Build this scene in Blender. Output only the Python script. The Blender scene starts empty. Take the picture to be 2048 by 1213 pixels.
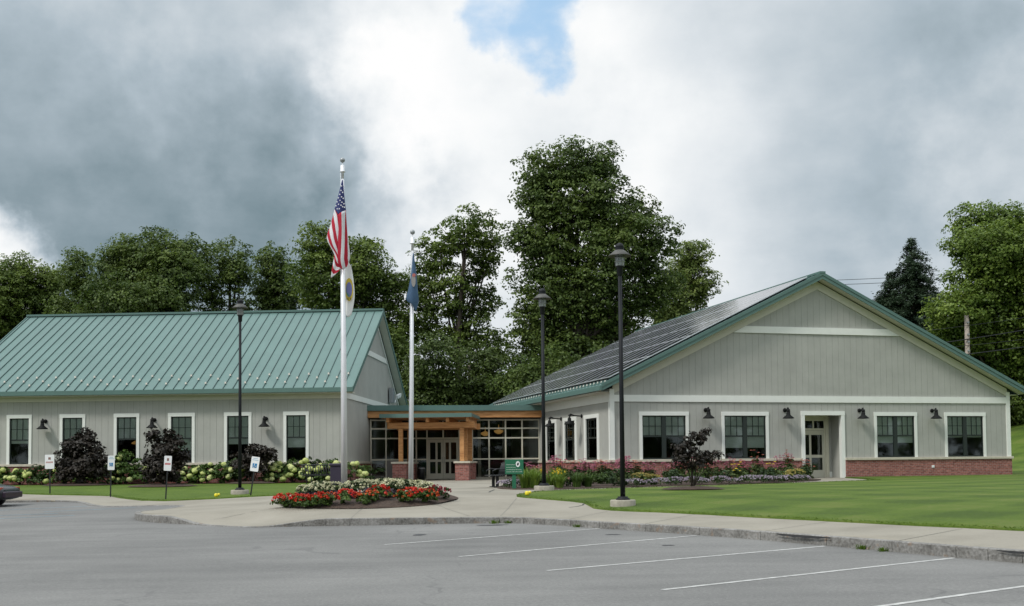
import bpy, bmesh, math, random
import numpy as np
from mathutils import Vector, Matrix
from mathutils.geometry import tessellate_polygon

random.seed(7)
RNG = np.random.default_rng(11)
R = math.radians
scene = bpy.context.scene
COL = scene.collection

# ------------------------------------------------------------------ camera
EYE = 0.85
RHO = math.atan(.009)
TH = math.atan(99.8 / 2250)
cam_d = bpy.data.cameras.new("camera")
cam = bpy.data.objects.new("camera", cam_d)
COL.objects.link(cam)
cam_d.sensor_width = 36
cam_d.lens = 36 * 2250 / 2048
cam_d.shift_y = (825 - 606.5) / 2048
cam_d.clip_start = .1
cam_d.clip_end = 3000
_r0 = Vector((1, 0, 0)); _u0 = Vector((0, -math.sin(TH), math.cos(TH))); _f = Vector((0, math.cos(TH), math.sin(TH)))
_rt = _r0 * math.cos(RHO) - _u0 * math.sin(RHO)
_up = _r0 * math.sin(RHO) + _u0 * math.cos(RHO)
cam.matrix_world = Matrix(((_rt.x, _up.x, -_f.x, 0), (_rt.y, _up.y, -_f.y, 0), (_rt.z, _up.z, -_f.z, EYE), (0, 0, 0, 1)))
scene.camera = cam

# ------------------------------------------------------------------ exposure
scene.view_settings.view_transform = 'Standard'
scene.view_settings.look = 'None'
scene.view_settings.exposure = 0.0
scene.view_settings.gamma = 1.0
scene.cycles.max_bounces = 8
scene.cycles.transparent_max_bounces = 12

# ------------------------------------------------------------------ sun
SUN_EL, SUN_AZ = 48, 232          # azimuth clockwise from +Y (north)
sd = bpy.data.lights.new("sun", 'SUN')
sd.energy = 2.3
sd.angle = R(10)
sd.color = (1, .96, .9)
sun = bpy.data.objects.new("sun", sd)
COL.objects.link(sun)
_sv = Vector((math.cos(R(SUN_EL)) * math.sin(R(SUN_AZ)), math.cos(R(SUN_EL)) * math.cos(R(SUN_AZ)), math.sin(R(SUN_EL))))
sun.rotation_euler = _sv.to_track_quat('Z', 'Y').to_euler()
sun.location = (0, 0, 60)

# ------------------------------------------------------------------ sky (world): real Nishita blue behind procedural cloud
world = bpy.data.worlds.new("World")
scene.world = world
world.use_nodes = True
wt = world.node_tree
wt.nodes.clear()

def N(t, typ, **kw):
    n = t.nodes.new(typ)
    for k, v in kw.items():
        if k in ('op',):
            n.operation = v
        elif k in ('blend',):
            n.blend_type = v
        elif hasattr(n, k):
            setattr(n, k, v)
    return n

def math_n(t, op, a, b=None, c=None, clamp=False):
    n = t.nodes.new('ShaderNodeMath'); n.operation = op; n.use_clamp = clamp
    for i, v in enumerate((a, b, c)):
        if v is None: continue
        if isinstance(v, (int, float)): n.inputs[i].default_value = v
        else: t.links.new(v, n.inputs[i])
    return n.outputs[0]

def vmath(t, op, a, b=None):
    n = t.nodes.new('ShaderNodeVectorMath'); n.operation = op
    for i, v in enumerate((a, b)):
        if v is None: continue
        if isinstance(v, (tuple, list)): n.inputs[i].default_value = v
        else: t.links.new(v, n.inputs[i])
    return n

def ramp(t, fac, stops, interp='EASE'):
    n = t.nodes.new('ShaderNodeValToRGB'); cr = n.color_ramp; cr.interpolation = interp
    while len(cr.elements) < len(stops): cr.elements.new(.5)
    for e, (p, c) in zip(cr.elements, stops):
        e.position = p; e.color = (*c, 1) if len(c) == 3 else c
    if fac is not None: t.links.new(fac, n.inputs[0])
    return n.outputs[0]

def maprange(t, v, a, b, c=0., d=1., smooth=True):
    n = t.nodes.new('ShaderNodeMapRange'); n.interpolation_type = 'SMOOTHSTEP' if smooth else 'LINEAR'
    t.links.new(v, n.inputs[0])
    for i, q in enumerate((a, b, c, d)): n.inputs[1 + i].default_value = q
    return n.outputs[0]

tc = N(wt, 'ShaderNodeTexCoord')
D = tc.outputs['Generated']
# clouds stretch toward the horizon: project the direction on a cloud deck
sep = N(wt, 'ShaderNodeSeparateXYZ'); wt.links.new(D, sep.inputs[0])
zc = math_n(wt, 'ADD', math_n(wt, 'MAXIMUM', sep.outputs[2], 0.0), .22)
deck = N(wt, 'ShaderNodeCombineXYZ')
wt.links.new(math_n(wt, 'DIVIDE', sep.outputs[0], zc), deck.inputs[0])
wt.links.new(math_n(wt, 'DIVIDE', sep.outputs[1], zc), deck.inputs[1])
deck.inputs[2].default_value = 3.1
nz1 = N(wt, 'ShaderNodeTexNoise'); nz1.inputs['Scale'].default_value = 2.6; nz1.inputs['Detail'].default_value = 9; nz1.inputs['Roughness'].default_value = .56
wt.links.new(deck.outputs[0], nz1.inputs['Vector'])
nz2 = N(wt, 'ShaderNodeTexNoise'); nz2.inputs['Scale'].default_value = 6.5; nz2.inputs['Detail'].default_value = 7; nz2.inputs['Roughness'].default_value = .6
wt.links.new(D, nz2.inputs['Vector'])
# warp the direction so that cloud masses get billowy edges
wv = vmath(wt, 'SUBTRACT', nz2.outputs['Color'], (.5, .5, .5))
ws = vmath(wt, 'SCALE', wv.outputs[0]); ws.inputs['Scale'].default_value = .17
wv2 = N(wt, 'ShaderNodeTexNoise'); wv2.inputs['Scale'].default_value = 22; wv2.inputs['Detail'].default_value = 6; wt.links.new(D, wv2.inputs['Vector'])
ws2 = vmath(wt, 'SCALE', vmath(wt, 'SUBTRACT', wv2.outputs['Color'], (.5, .5, .5)).outputs[0]); ws2.inputs['Scale'].default_value = .06
DW = vmath(wt, 'NORMALIZE', vmath(wt, 'ADD', vmath(wt, 'ADD', D, ws.outputs[0]).outputs[0], ws2.outputs[0]).outputs[0]).outputs[0]

def blob(c, inner, outer, w, src=None):
    c = Vector(c).normalized()
    d = vmath(wt, 'DOT_PRODUCT', DW if src is None else src, tuple(c)).outputs['Value']
    return maprange(wt, d, math.cos(R(outer)), math.cos(R(inner)), 0., w)

lum = math_n(wt, 'ADD', math_n(wt, 'MULTIPLY', nz1.outputs[0], .27), .60)
for c, i, o, w in (((-.33, .92, .215), 5, 19, -.16), ((-.28, .935, .190), 1, 9, -.08), ((-.62, .76, .26), 4, 26, -.11), ((-.20, .95, .225), 2, 8, -.08),
                   ((-.14, .965, .180), 1, 6, -.10), ((-.37, .91, .205), 1, 9, -.08),
                   ((-.36, .86, .37), 2, 13, .07), ((-.02, .953, .30), 2, 12, .20), ((-.10, .945, .30), .5, 4.5, .14), ((.20, .933, .295), 1, 8, .08),
                   ((.335, .91, .25), 3, 12, -.10), ((.27, .90, .345), 2, 10, -.06), ((.29, .93, .20), 2, 7, -.05), ((.06, .965, .26), 1, 5, -.05),
                   ((-.425, .89, .150), .5, 4.0, .55), ((.13, .965, .2), 2, 8, .08)):
    lum = math_n(wt, 'ADD', lum, blob(c, i, o, w))
lum = math_n(wt, 'ADD', lum, math_n(wt, 'MULTIPLY', math_n(wt, 'SUBTRACT', nz2.outputs[0], .5), .24))
lum = math_n(wt, 'ADD', lum, math_n(wt, 'MULTIPLY', math_n(wt, 'SUBTRACT', wv2.outputs[0], .5), .20))
cloud = ramp(wt, lum, [(.10, (.085, .115, .135)), (.34, (.20, .275, .315)), (.56, (.43, .51, .57)), (.76, (.72, .77, .81)), (.93, (.93, .95, .96)), (1, (1.0, 1.0, 1.0))], 'LINEAR')
sky = N(wt, 'ShaderNodeTexSky'); sky.sky_type = 'NISHITA'; sky.sun_disc = False
sky.sun_elevation = R(SUN_EL); sky.sun_rotation = R(SUN_AZ)
# the thinner, brighter deck overhead (overcast zenith is ~2-3 times the horizon)
zen = maprange(wt, sep.outputs[2], .40, .9, 1.0, 2.1)
cl2 = vmath(wt, 'SCALE', cloud); wt.links.new(zen, cl2.inputs['Scale'])
cl3 = vmath(wt, 'SCALE', cl2.outputs[0]); cl3.inputs['Scale'].default_value = 10.0
hole = math_n(wt, 'MAXIMUM', blob((.036, .932, .361), .5, 2.7, .88), blob((-.004, .930, .370), .4, 2.3, .8))
hole = math_n(wt, 'MULTIPLY', hole, maprange(wt, nz1.outputs[0], .66, .48, .2, 1.0))
skyb = vmath(wt, 'SCALE', sky.outputs[0]); skyb.inputs['Scale'].default_value = 1.0
haze_b = N(wt, 'ShaderNodeMix'); haze_b.data_type = 'RGBA'; haze_b.inputs[0].default_value = .8
wt.links.new(skyb.outputs[0], haze_b.inputs[6]); haze_b.inputs[7].default_value = (4.0, 6.7, 9.7, 1)
mixs = N(wt, 'ShaderNodeMix'); mixs.data_type = 'RGBA'
wt.links.new(hole, mixs.inputs[0]); wt.links.new(cl3.outputs[0], mixs.inputs[6]); wt.links.new(haze_b.outputs[2], mixs.inputs[7])
bg = N(wt, 'ShaderNodeBackground'); bg.inputs[1].default_value = .1
wt.links.new(mixs.outputs[2], bg.inputs[0])
wo = N(wt, 'ShaderNodeOutputWorld'); wt.links.new(bg.outputs[0], wo.inputs[0])

# ================================================================== materials
def mat(name, base=(.5, .5, .5), rough=.6, metal=0., var=.0, vscale=8., bump=0., bscale=60., spec=.5, coord='Object', var2=None):
    m = bpy.data.materials.new(name); m.use_nodes = True
    t = m.node_tree; b = t.nodes['Principled BSDF']
    b.inputs['Base Color'].default_value = (*base, 1); b.inputs['Roughness'].default_value = rough; b.inputs['Metallic'].default_value = metal
    b.inputs['Specular IOR Level'].default_value = spec
    c = N(t, 'ShaderNodeTexCoord').outputs[coord]
    if var > 0:
        nz = N(t, 'ShaderNodeTexNoise'); nz.inputs['Scale'].default_value = vscale; nz.inputs['Detail'].default_value = 6; nz.inputs['Roughness'].default_value = .65
        t.links.new(c, nz.inputs['Vector'])
        lo = tuple(x * (1 - var) for x in base); hi = tuple(min(1, x * (1 + var)) for x in (var2 or base))
        t.links.new(ramp(t, nz.outputs[0], [(.3, lo), (.7, hi)], 'LINEAR'), b.inputs['Base Color'])
    if bump > 0:
        nb = N(t, 'ShaderNodeTexNoise'); nb.inputs['Scale'].default_value = bscale; nb.inputs['Detail'].default_value = 4
        t.links.new(c, nb.inputs['Vector'])
        bp = N(t, 'ShaderNodeBump'); bp.inputs['Strength'].default_value = bump; bp.inputs['Distance'].default_value = .02
        t.links.new(nb.outputs[0], bp.inputs['Height']); t.links.new(bp.outputs[0], b.inputs['Normal'])
    return m

def leafmat(name, c1, c2, trans=.25, c3=None):
    """foliage: every leaf (mesh island) has its own slightly different colour"""
    m = bpy.data.materials.new(name); m.use_nodes = True
    t = m.node_tree; b = t.nodes['Principled BSDF']
    g = N(t, 'ShaderNodeNewGeometry')
    stops = [(0, c1), (1, c2)] if c3 is None else [(0, c1), (.8, c2), (1, c3)]
    col = ramp(t, g.outputs['Random Per Island'], stops, 'LINEAR')
    oi = N(t, 'ShaderNodeTexNoise'); oi.inputs['Scale'].default_value = .35; oi.inputs['Detail'].default_value = 2
    t.links.new(N(t, 'ShaderNodeTexCoord').outputs['Object'], oi.inputs['Vector'])
    hs = N(t, 'ShaderNodeHueSaturation'); t.links.new(col, hs.inputs['Color'])
    t.links.new(maprange(t, oi.outputs[0], .33, .67, .68, 1.35, False), hs.inputs['Value'])
    t.links.new(maprange(t, oi.outputs[0], .3, .7, .51, .485, False), hs.inputs['Hue'])
    t.links.new(hs.outputs[0], b.inputs['Base Color'])
    b.inputs['Roughness'].default_value = .55; b.inputs['Specular IOR Level'].default_value = .35
    tr = N(t, 'ShaderNodeBsdfTranslucent'); t.links.new(hs.outputs[0], tr.inputs[0])
    mx = N(t, 'ShaderNodeMixShader'); mx.inputs[0].default_value = trans
    t.links.new(b.outputs[0], mx.inputs[1]); t.links.new(tr.outputs[0], mx.inputs[2])
    t.links.new(mx.outputs[0], t.nodes['Material Output'].inputs[0])
    return m

def brickmat(name):
    m = bpy.data.materials.new(name); m.use_nodes = True
    t = m.node_tree; b = t.nodes['Principled BSDF']
    s = N(t, 'ShaderNodeSeparateXYZ'); t.links.new(N(t, 'ShaderNodeTexCoord').outputs['Object'], s.inputs[0])
    cb = N(t, 'ShaderNodeCombineXYZ'); t.links.new(math_n(t, 'ADD', s.outputs[0], s.outputs[1]), cb.inputs[0]); t.links.new(s.outputs[2], cb.inputs[1])
    br = N(t, 'ShaderNodeTexBrick'); t.links.new(cb.outputs[0], br.inputs['Vector'])
    br.inputs['Scale'].default_value = 1.0
    br.inputs['Brick Width'].default_value = .215; br.inputs['Row Height'].default_value = .076; br.inputs['Mortar Size'].default_value = .007
    br.inputs['Color1'].default_value = (.20, .060, .050, 1); br.inputs['Color2'].default_value = (.34, .125, .10, 1); br.inputs['Mortar'].default_value = (.30, .24, .21, 1)
    nz = N(t, 'ShaderNodeTexNoise'); nz.inputs['Scale'].default_value = 9; nz.inputs['Detail'].default_value = 5; t.links.new(cb.outputs[0], nz.inputs['Vector'])
    hs = N(t, 'ShaderNodeHueSaturation'); t.links.new(br.outputs['Color'], hs.inputs['Color']); t.links.new(maprange(t, nz.outputs[0], .3, .7, .7, 1.25, False), hs.inputs['Value'])
    t.links.new(hs.outputs[0], b.inputs['Base Color']); b.inputs['Roughness'].default_value = .85
    bp = N(t, 'ShaderNodeBump'); bp.inputs['Strength'].default_value = .6; bp.inputs['Distance'].default_value = .01; bp.invert = True
    t.links.new(br.outputs['Fac'], bp.inputs['Height']); t.links.new(bp.outputs[0], b.inputs['Normal'])
    return m

def glassmat(name, tint=(.97, 1., .985), through=.96):
    m = bpy.data.materials.new(name); m.use_nodes = True
    t = m.node_tree; t.nodes.remove(t.nodes['Principled BSDF'])
    tr = N(t, 'ShaderNodeBsdfTransparent'); tr.inputs[0].default_value = (*[c * through for c in tint], 1)
    gl = N(t, 'ShaderNodeBsdfGlossy'); gl.inputs['Roughness'].default_value = .03; gl.inputs[0].default_value = (.8, .85, .85, 1)
    nz = N(t, 'ShaderNodeTexNoise'); nz.inputs['Scale'].default_value = .9; t.links.new(N(t, 'ShaderNodeTexCoord').outputs['Object'], nz.inputs['Vector'])
    bp = N(t, 'ShaderNodeBump'); bp.inputs['Strength'].default_value = .012; t.links.new(nz.outputs[0], bp.inputs['Height']); t.links.new(bp.outputs[0], gl.inputs['Normal'])
    fr = N(t, 'ShaderNodeFresnel'); fr.inputs[0].default_value = 1.5
    mx = N(t, 'ShaderNodeMixShader'); t.links.new(fr.outputs[0], mx.inputs[0]); t.links.new(tr.outputs[0], mx.inputs[1]); t.links.new(gl.outputs[0], mx.inputs[2])
    t.links.new(mx.outputs[0], t.nodes['Material Output'].inputs[0])
    return m

def emitmat(name, c, s):
    m = bpy.data.materials.new(name); m.use_nodes = True
    b = m.node_tree.nodes['Principled BSDF']; b.inputs['Base Color'].default_value = (*c, 1); b.inputs['Emission Color'].default_value = (*c, 1); b.inputs['Emission Strength'].default_value = s
    return m

def asphaltmat():
    m = bpy.data.materials.new('old_asphalt'); m.use_nodes = True
    t = m.node_tree; b = t.nodes['Principled BSDF']; c = N(t, 'ShaderNodeTexCoord').outputs['Object']
    big = N(t, 'ShaderNodeTexNoise'); big.inputs['Scale'].default_value = .28; big.inputs['Detail'].default_value = 6; big.inputs['Roughness'].default_value = .6; t.links.new(c, big.inputs['Vector'])
    mp = N(t, 'ShaderNodeMapping'); mp.inputs['Scale'].default_value = (.25, 1.6, 1); t.links.new(c, mp.inputs[0])
    strk = N(t, 'ShaderNodeTexNoise'); strk.inputs['Scale'].default_value = .9; strk.inputs['Detail'].default_value = 5; t.links.new(mp.outputs[0], strk.inputs['Vector'])
    fine = N(t, 'ShaderNodeTexNoise'); fine.inputs['Scale'].default_value = 24; fine.inputs['Detail'].default_value = 6; fine.inputs['Roughness'].default_value = .85; t.links.new(c, fine.inputs['Vector'])
    v = math_n(t, 'ADD', math_n(t, 'MULTIPLY', big.outputs[0], .34), math_n(t, 'ADD', math_n(t, 'MULTIPLY', strk.outputs[0], .20), math_n(t, 'MULTIPLY', fine.outputs[0], .58)))
    col = ramp(t, v, [(.42, (.110, .110, .107)), (.56, (.164, .163, .157)), (.70, (.228, .226, .216))], 'LINEAR')
    # pale aggregate grains
    vo = N(t, 'ShaderNodeTexVoronoi'); vo.inputs['Scale'].default_value = 17; t.links.new(c, vo.inputs['Vector'])
    gr = maprange(t, vo.outputs['Distance'], .10, .18, 1., 0.)
    gs = N(t, 'ShaderNodeSeparateColor'); t.links.new(vo.outputs['Color'], gs.inputs[0])
    gr = math_n(t, 'MULTIPLY', gr, math_n(t, 'GREATER_THAN', gs.outputs[0], .72))
    mx = N(t, 'ShaderNodeMix'); mx.data_type = 'RGBA'; t.links.new(math_n(t, 'MULTIPLY', gr, .85), mx.inputs[0]); t.links.new(col, mx.inputs[6]); mx.inputs[7].default_value = (.26, .26, .25, 1)
    # old sealed cracks
    cw = N(t, 'ShaderNodeTexVoronoi'); cw.feature = 'DISTANCE_TO_EDGE'; cw.inputs['Scale'].default_value = .17
    wn = N(t, 'ShaderNodeTexNoise'); wn.inputs['Scale'].default_value = .9; wn.inputs['Detail'].default_value = 6; t.links.new(c, wn.inputs['Vector'])
    wa = vmath(t, 'ADD', c, vmath(t, 'SCALE', wn.outputs['Color']).outputs[0]); t.links.new(wa.outputs[0], cw.inputs['Vector'])
    cr = math_n(t, 'MULTIPLY', maprange(t, cw.outputs['Distance'], .0015, .006, .32, 0.), maprange(t, big.outputs[0], .47, .58, 0., 1.))
    mx2 = N(t, 'ShaderNodeMix'); mx2.data_type = 'RGBA'; t.links.new(cr, mx2.inputs[0]); t.links.new(mx.outputs[2], mx2.inputs[6]); mx2.inputs[7].default_value = (.07, .07, .072, 1)
    t.links.new(mx2.outputs[2], b.inputs['Base Color'])
    b.inputs['Roughness'].default_value = .9; b.inputs['Specular IOR Level'].default_value = .3
    bp = N(t, 'ShaderNodeBump'); bp.inputs['Strength'].default_value = .5; bp.inputs['Distance'].default_value = .01; t.links.new(fine.outputs[0], bp.inputs['Height']); t.links.new(bp.outputs[0], b.inputs['Normal'])
    return m

def concretemat():
    m = bpy.data.materials.new('walk_concrete'); m.use_nodes = True
    t = m.node_tree; b = t.nodes['Principled BSDF']; c = N(t, 'ShaderNodeTexCoord').outputs['Object']
    big = N(t, 'ShaderNodeTexNoise'); big.inputs['Scale'].default_value = .5; big.inputs['Detail'].default_value = 7; big.inputs['Roughness'].default_value = .62; t.links.new(c, big.inputs['Vector'])
    fine = N(t, 'ShaderNodeTexNoise'); fine.inputs['Scale'].default_value = 30; fine.inputs['Detail'].default_value = 4; t.links.new(c, fine.inputs['Vector'])
    v = math_n(t, 'ADD', math_n(t, 'MULTIPLY', big.outputs[0], .75), math_n(t, 'MULTIPLY', fine.outputs[0], .25))
    t.links.new(ramp(t, v, [(.35, (.195, .178, .142)), (.5, (.25, .23, .187)), (.68, (.295, .272, .225))], 'LINEAR'), b.inputs['Base Color'])
    b.inputs['Roughness'].default_value = .85
    return m

def granitemat():
    m = bpy.data.materials.new('kerb_granite'); m.use_nodes = True
    t = m.node_tree; b = t.nodes['Principled BSDF']; c = N(t, 'ShaderNodeTexCoord').outputs['Object']
    big = N(t, 'ShaderNodeTexNoise'); big.inputs['Scale'].default_value = 2.2; big.inputs['Detail'].default_value = 8; big.inputs['Roughness'].default_value = .7; t.links.new(c, big.inputs['Vector'])
    fine = N(t, 'ShaderNodeTexNoise'); fine.inputs['Scale'].default_value = 22; fine.inputs['Detail'].default_value = 4; t.links.new(c, fine.inputs['Vector'])
    v = math_n(t, 'ADD', math_n(t, 'MULTIPLY', big.outputs[0], .55), math_n(t, 'MULTIPLY', fine.outputs[0], .45))
    col = ramp(t, v, [(.36, (.09, .085, .077)), (.5, (.185, .18, .168)), (.64, (.29, .283, .27))], 'LINEAR')
    rs = N(t, 'ShaderNodeTexNoise'); rs.inputs['Scale'].default_value = 5; rs.inputs['Detail'].default_value = 5; t.links.new(c, rs.inputs['Vector'])
    mx = N(t, 'ShaderNodeMix'); mx.data_type = 'RGBA'; t.links.new(maprange(t, rs.outputs[0], .60, .72, 0., .55), mx.inputs[0]); t.links.new(col, mx.inputs[6]); mx.inputs[7].default_value = (.24, .16, .10, 1)
    t.links.new(mx.outputs[2], b.inputs['Base Color']); b.inputs['Roughness'].default_value = .8
    bp = N(t, 'ShaderNodeBump'); bp.inputs['Strength'].default_value = .8; bp.inputs['Distance'].default_value = .03; t.links.new(v, bp.inputs['Height']); t.links.new(bp.outputs[0], b.inputs['Normal'])
    return m

def lawnmat(name, stripes):
    m = bpy.data.materials.new(name); m.use_nodes = True
    t = m.node_tree; b = t.nodes['Principled BSDF']; c = N(t, 'ShaderNodeTexCoord').outputs['Object']
    big = N(t, 'ShaderNodeTexNoise'); big.inputs['Scale'].default_value = .55; big.inputs['Detail'].default_value = 7; big.inputs['Roughness'].default_value = .65; t.links.new(c, big.inputs['Vector'])
    fine = N(t, 'ShaderNodeTexNoise'); fine.inputs['Scale'].default_value = 11; fine.inputs['Detail'].default_value = 6; fine.inputs['Roughness'].default_value = .85; t.links.new(c, fine.inputs['Vector'])
    v = math_n(t, 'ADD', math_n(t, 'MULTIPLY', big.outputs[0], .42), math_n(t, 'MULTIPLY', fine.outputs[0], .58))
    if stripes:      # mowing passes: the grass leans one way, then the other
        for (ax, ay, per) in ((.80, .60, 1.25), (-.55, .83, 1.35)):
            dt = vmath(t, 'DOT_PRODUCT', c, (ax, ay, 0)).outputs['Value']
            w = math_n(t, 'SINE', math_n(t, 'MULTIPLY', math_n(t, 'ADD', dt, math_n(t, 'MULTIPLY', big.outputs[0], .8)), math.pi / per))
            v = math_n(t, 'ADD', v, math_n(t, 'MULTIPLY', maprange(t, w, -.45, .45, -1, 1), .045))
    t.links.new(ramp(t, v, [(.37, (.048, .084, .010)), (.47, (.070, .116, .013)), (.55, (.088, .138, .017)), (.66, (.124, .152, .034))], 'LINEAR'), b.inputs['Base Color'])
    b.inputs['Roughness'].default_value = .8; b.inputs['Specular IOR Level'].default_value = .2
    bp = N(t, 'ShaderNodeBump'); bp.inputs['Strength'].default_value = .7; bp.inputs['Distance'].default_value = .05; t.links.new(fine.outputs[0], bp.inputs['Height']); t.links.new(bp.outputs[0], b.inputs['Normal'])
    return m

def woodmat():
    m = bpy.data.materials.new('cedar_timber'); m.use_nodes = True
    t = m.node_tree; b = t.nodes['Principled BSDF']; c = N(t, 'ShaderNodeTexCoord').outputs['Object']
    mp = N(t, 'ShaderNodeMapping'); mp.inputs['Scale'].default_value = (1.2, 6, 9); t.links.new(c, mp.inputs[0])
    nz = N(t, 'ShaderNodeTexNoise'); nz.inputs['Scale'].default_value = 1.6; nz.inputs['Detail'].default_value = 7; nz.inputs['Distortion'].default_value = .6; t.links.new(mp.outputs[0], nz.inputs['Vector'])
    t.links.new(ramp(t, nz.outputs[0], [(.3, (.34, .145, .045)), (.5, (.50, .24, .085)), (.7, (.60, .32, .13))], 'LINEAR'), b.inputs['Base Color'])
    b.inputs['Roughness'].default_value = .6
    return m

def solarmat():
    m = bpy.data.materials.new('solar_cells'); m.use_nodes = True
    t = m.node_tree; b = t.nodes['Principled BSDF']
    uv = N(t, 'ShaderNodeTexCoord').outputs['UV']
    br = N(t, 'ShaderNodeTexBrick'); br.offset = 0; t.links.new(uv, br.inputs['Vector']); br.inputs['Scale'].default_value = 1
    br.inputs['Brick Width'].default_value = .145; br.inputs['Row Height'].default_value = .145; br.inputs['Mortar Size'].default_value = .008
    br.inputs['Color1'].default_value = (.018, .022, .03, 1); br.inputs['Color2'].default_value = (.028, .032, .042, 1); br.inputs['Mortar'].default_value = (.11, .115, .125, 1)
    t.links.new(br.outputs['Color'], b.inputs['Base Color']); b.inputs['Roughness'].default_value = .12; b.inputs['Specular IOR Level'].default_value = .5
    return m

M = {}
M['asphalt'] = asphaltmat(); M['concrete'] = concretemat(); M['granite'] = granitemat()
M['lawn'] = lawnmat('lawn_grass', True); M['lawn2'] = lawnmat('plain_grass', False)
M['mulch'] = mat('bark_mulch', (.055, .036, .026), .95, var=.55, vscale=18, bump=1., bscale=30)
M['brick'] = brickmat('red_brick')
M['siding'] = mat('grey_siding', (.37, .375, .345), .7, var=.09, vscale=.9, bump=.12, bscale=40)
M['trim'] = mat('white_trim_paint', (.74, .76, .72), .5, var=.03, vscale=3)
M['cream'] = mat('cream_trim_paint', (.56, .55, .47), .6, var=.04, vscale=3)
M['ledge'] = mat('cast_stone', (.52, .48, .39), .8, var=.12, vscale=6)
M['roof'] = mat('green_standing_seam_metal', (.102, .178, .162), .5, metal=0., var=.09, vscale=.5, spec=.4)
M['seam'] = mat('green_roof_seam', (.040, .075, .072), .5)
M['fascia'] = mat('green_fascia_metal', (.085, .160, .142), .5, var=.06, vscale=1.5)
M['sash'] = mat('dark_green_window_frame', (.018, .026, .024), .4)
M['muntin'] = mat('window_muntin', (.035, .045, .042), .4)
M['glass'] = glassmat('window_glass')
M['blind'] = mat('grey_roller_blind', (.50, .54, .50), .8, var=.05, vscale=5)
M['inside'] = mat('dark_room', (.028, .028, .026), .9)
M['alu'] = mat('beige_storefront_frame', (.60, .58, .47), .5, var=.04)
M['door'] = mat('beige_painted_door', (.52, .51, .42), .5, var=.04, vscale=3)
M['wood'] = woodmat()
M['black'] = mat('black_painted_metal', (.016, .018, .020), .42, var=.15, vscale=10)
M['lampblk'] = mat('black_lamp_enamel', (.008, .009, .009), .65, spec=.2)
M['post'] = mat('black_lamp_post_paint', (.010, .012, .015), .6, var=.15, vscale=6, spec=.25)
M['silver'] = mat('brushed_aluminium', (.74, .75, .78), .4, metal=.2, var=.06, vscale=4)
M['greymetal'] = mat('grey_metal', (.30, .32, .33), .45, metal=.4)
M['lens'] = mat('lamp_lens', (.22, .25, .24), .2)
M['bark'] = mat('tree_bark', (.055, .045, .035), .95, var=.35, vscale=5, bump=.8, bscale=12)
M['base'] = mat('lamp_base_concrete', (.30, .28, .23), .9, var=.2, vscale=7, bump=.4)
M['white'] = mat('white_sign_sheet', (.80, .82, .82), .5)
M['blue'] = mat('sign_blue', (.03, .20, .42), .5)
M['red'] = mat('sign_red', (.50, .03, .03), .5)
M['signgreen'] = mat('sign_green_paint', (.012, .130, .066), .5, var=.08, vscale=6)
M['yellow'] = mat('yellow_plastic', (.80, .66, .03), .45)
M['bin'] = mat('dark_plum_bin', (.030, .022, .045), .5)
M['solar'] = solarmat()
M['pvframe'] = mat('pv_aluminium_frame', (.62, .64, .66), .35, metal=.5)
M['guard'] = mat('pale_snow_guard', (.62, .60, .54), .5)
M['paintline'] = mat('worn_white_line_paint', (.40, .40, .385), .8, var=.38, vscale=7)
M['bluepaint'] = mat('faded_blue_line_paint', (.16, .24, .28), .8, var=.35, vscale=4)
M['dark'] = mat('dark_seam', (.05, .05, .048), .9)
M['joint'] = mat('concrete_joint', (.19, .18, .155), .9)
M['tar'] = mat('tar_patch', (.035, .036, .038), .8, var=.3, vscale=6)
M['warm'] = emitmat('warm_lamp_glass', (.75, .40, .12), .22)
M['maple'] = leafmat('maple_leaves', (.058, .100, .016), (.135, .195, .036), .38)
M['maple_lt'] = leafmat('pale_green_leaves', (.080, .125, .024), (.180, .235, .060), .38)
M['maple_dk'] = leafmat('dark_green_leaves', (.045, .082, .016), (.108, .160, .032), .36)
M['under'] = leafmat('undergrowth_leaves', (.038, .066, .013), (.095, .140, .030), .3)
M['bright'] = leafmat('bright_green_leaves', (.070, .125, .016), (.155, .225, .036), .35)  # brighter green leaf colour of the right-hand maple
M['needle'] = leafmat('spruce_needles', (.026, .050, .028), (.060, .095, .050), .2)
M['purple'] = leafmat('purple_leaves', (.012, .010, .007), (.033, .025, .017), .15)
M['brownred'] = leafmat('dark_bronze_leaves', (.008, .008, .005), (.028, .020, .013), .12)
M['shrub'] = leafmat('shrub_leaves', (.035, .075, .013), (.105, .180, .035), .25)
M['shrubdk'] = leafmat('shrub_dark_leaves', (.018, .042, .010), (.05, .092, .02), .2)
M['shrubmd'] = leafmat('perennial_leaves', (.035, .062, .014), (.095, .135, .032), .25)
M['lily'] = leafmat('daylily_blades', (.09, .17, .02), (.22, .32, .05), .3)
M['pinkfl'] = leafmat('pink_petals', (.30, .070, .125), (.54, .17, .25), .35)
M['coralfl'] = leafmat('coral_petals', (.30, .075, .06), (.52, .17, .12), .3)
M['redfl'] = leafmat('red_petals', (.42, .008, .006), (.72, .05, .015), .25)
M['orangefl'] = leafmat('orange_red_petals', (.45, .03, .005), (.70, .13, .02), .25)
M['crimfl'] = leafmat('crimson_petals', (.17, .004, .016), (.36, .012, .04), .25)
M['whitefl'] = leafmat('cream_petals', (.50, .50, .30), (.74, .72, .50), .3)
M['lilacfl'] = leafmat('lilac_petals', (.30, .25, .32), (.50, .44, .52), .3)
M['yelfl'] = leafmat('yellow_petals', (.60, .42, .02), (.80, .62, .05), .3)
M['golden'] = leafmat('golden_leaves', (.28, .23, .06), (.50, .42, .12), .3)
M['coleus'] = leafmat('dark_purple_leaves', (.020, .018, .022), (.060, .050, .060), .15)
M['hyd'] = mat('hydrangea_florets', (.36, .42, .12), .8, var=.45, vscale=28, bump=1., bscale=40, var2=(.46, .51, .18))
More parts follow.
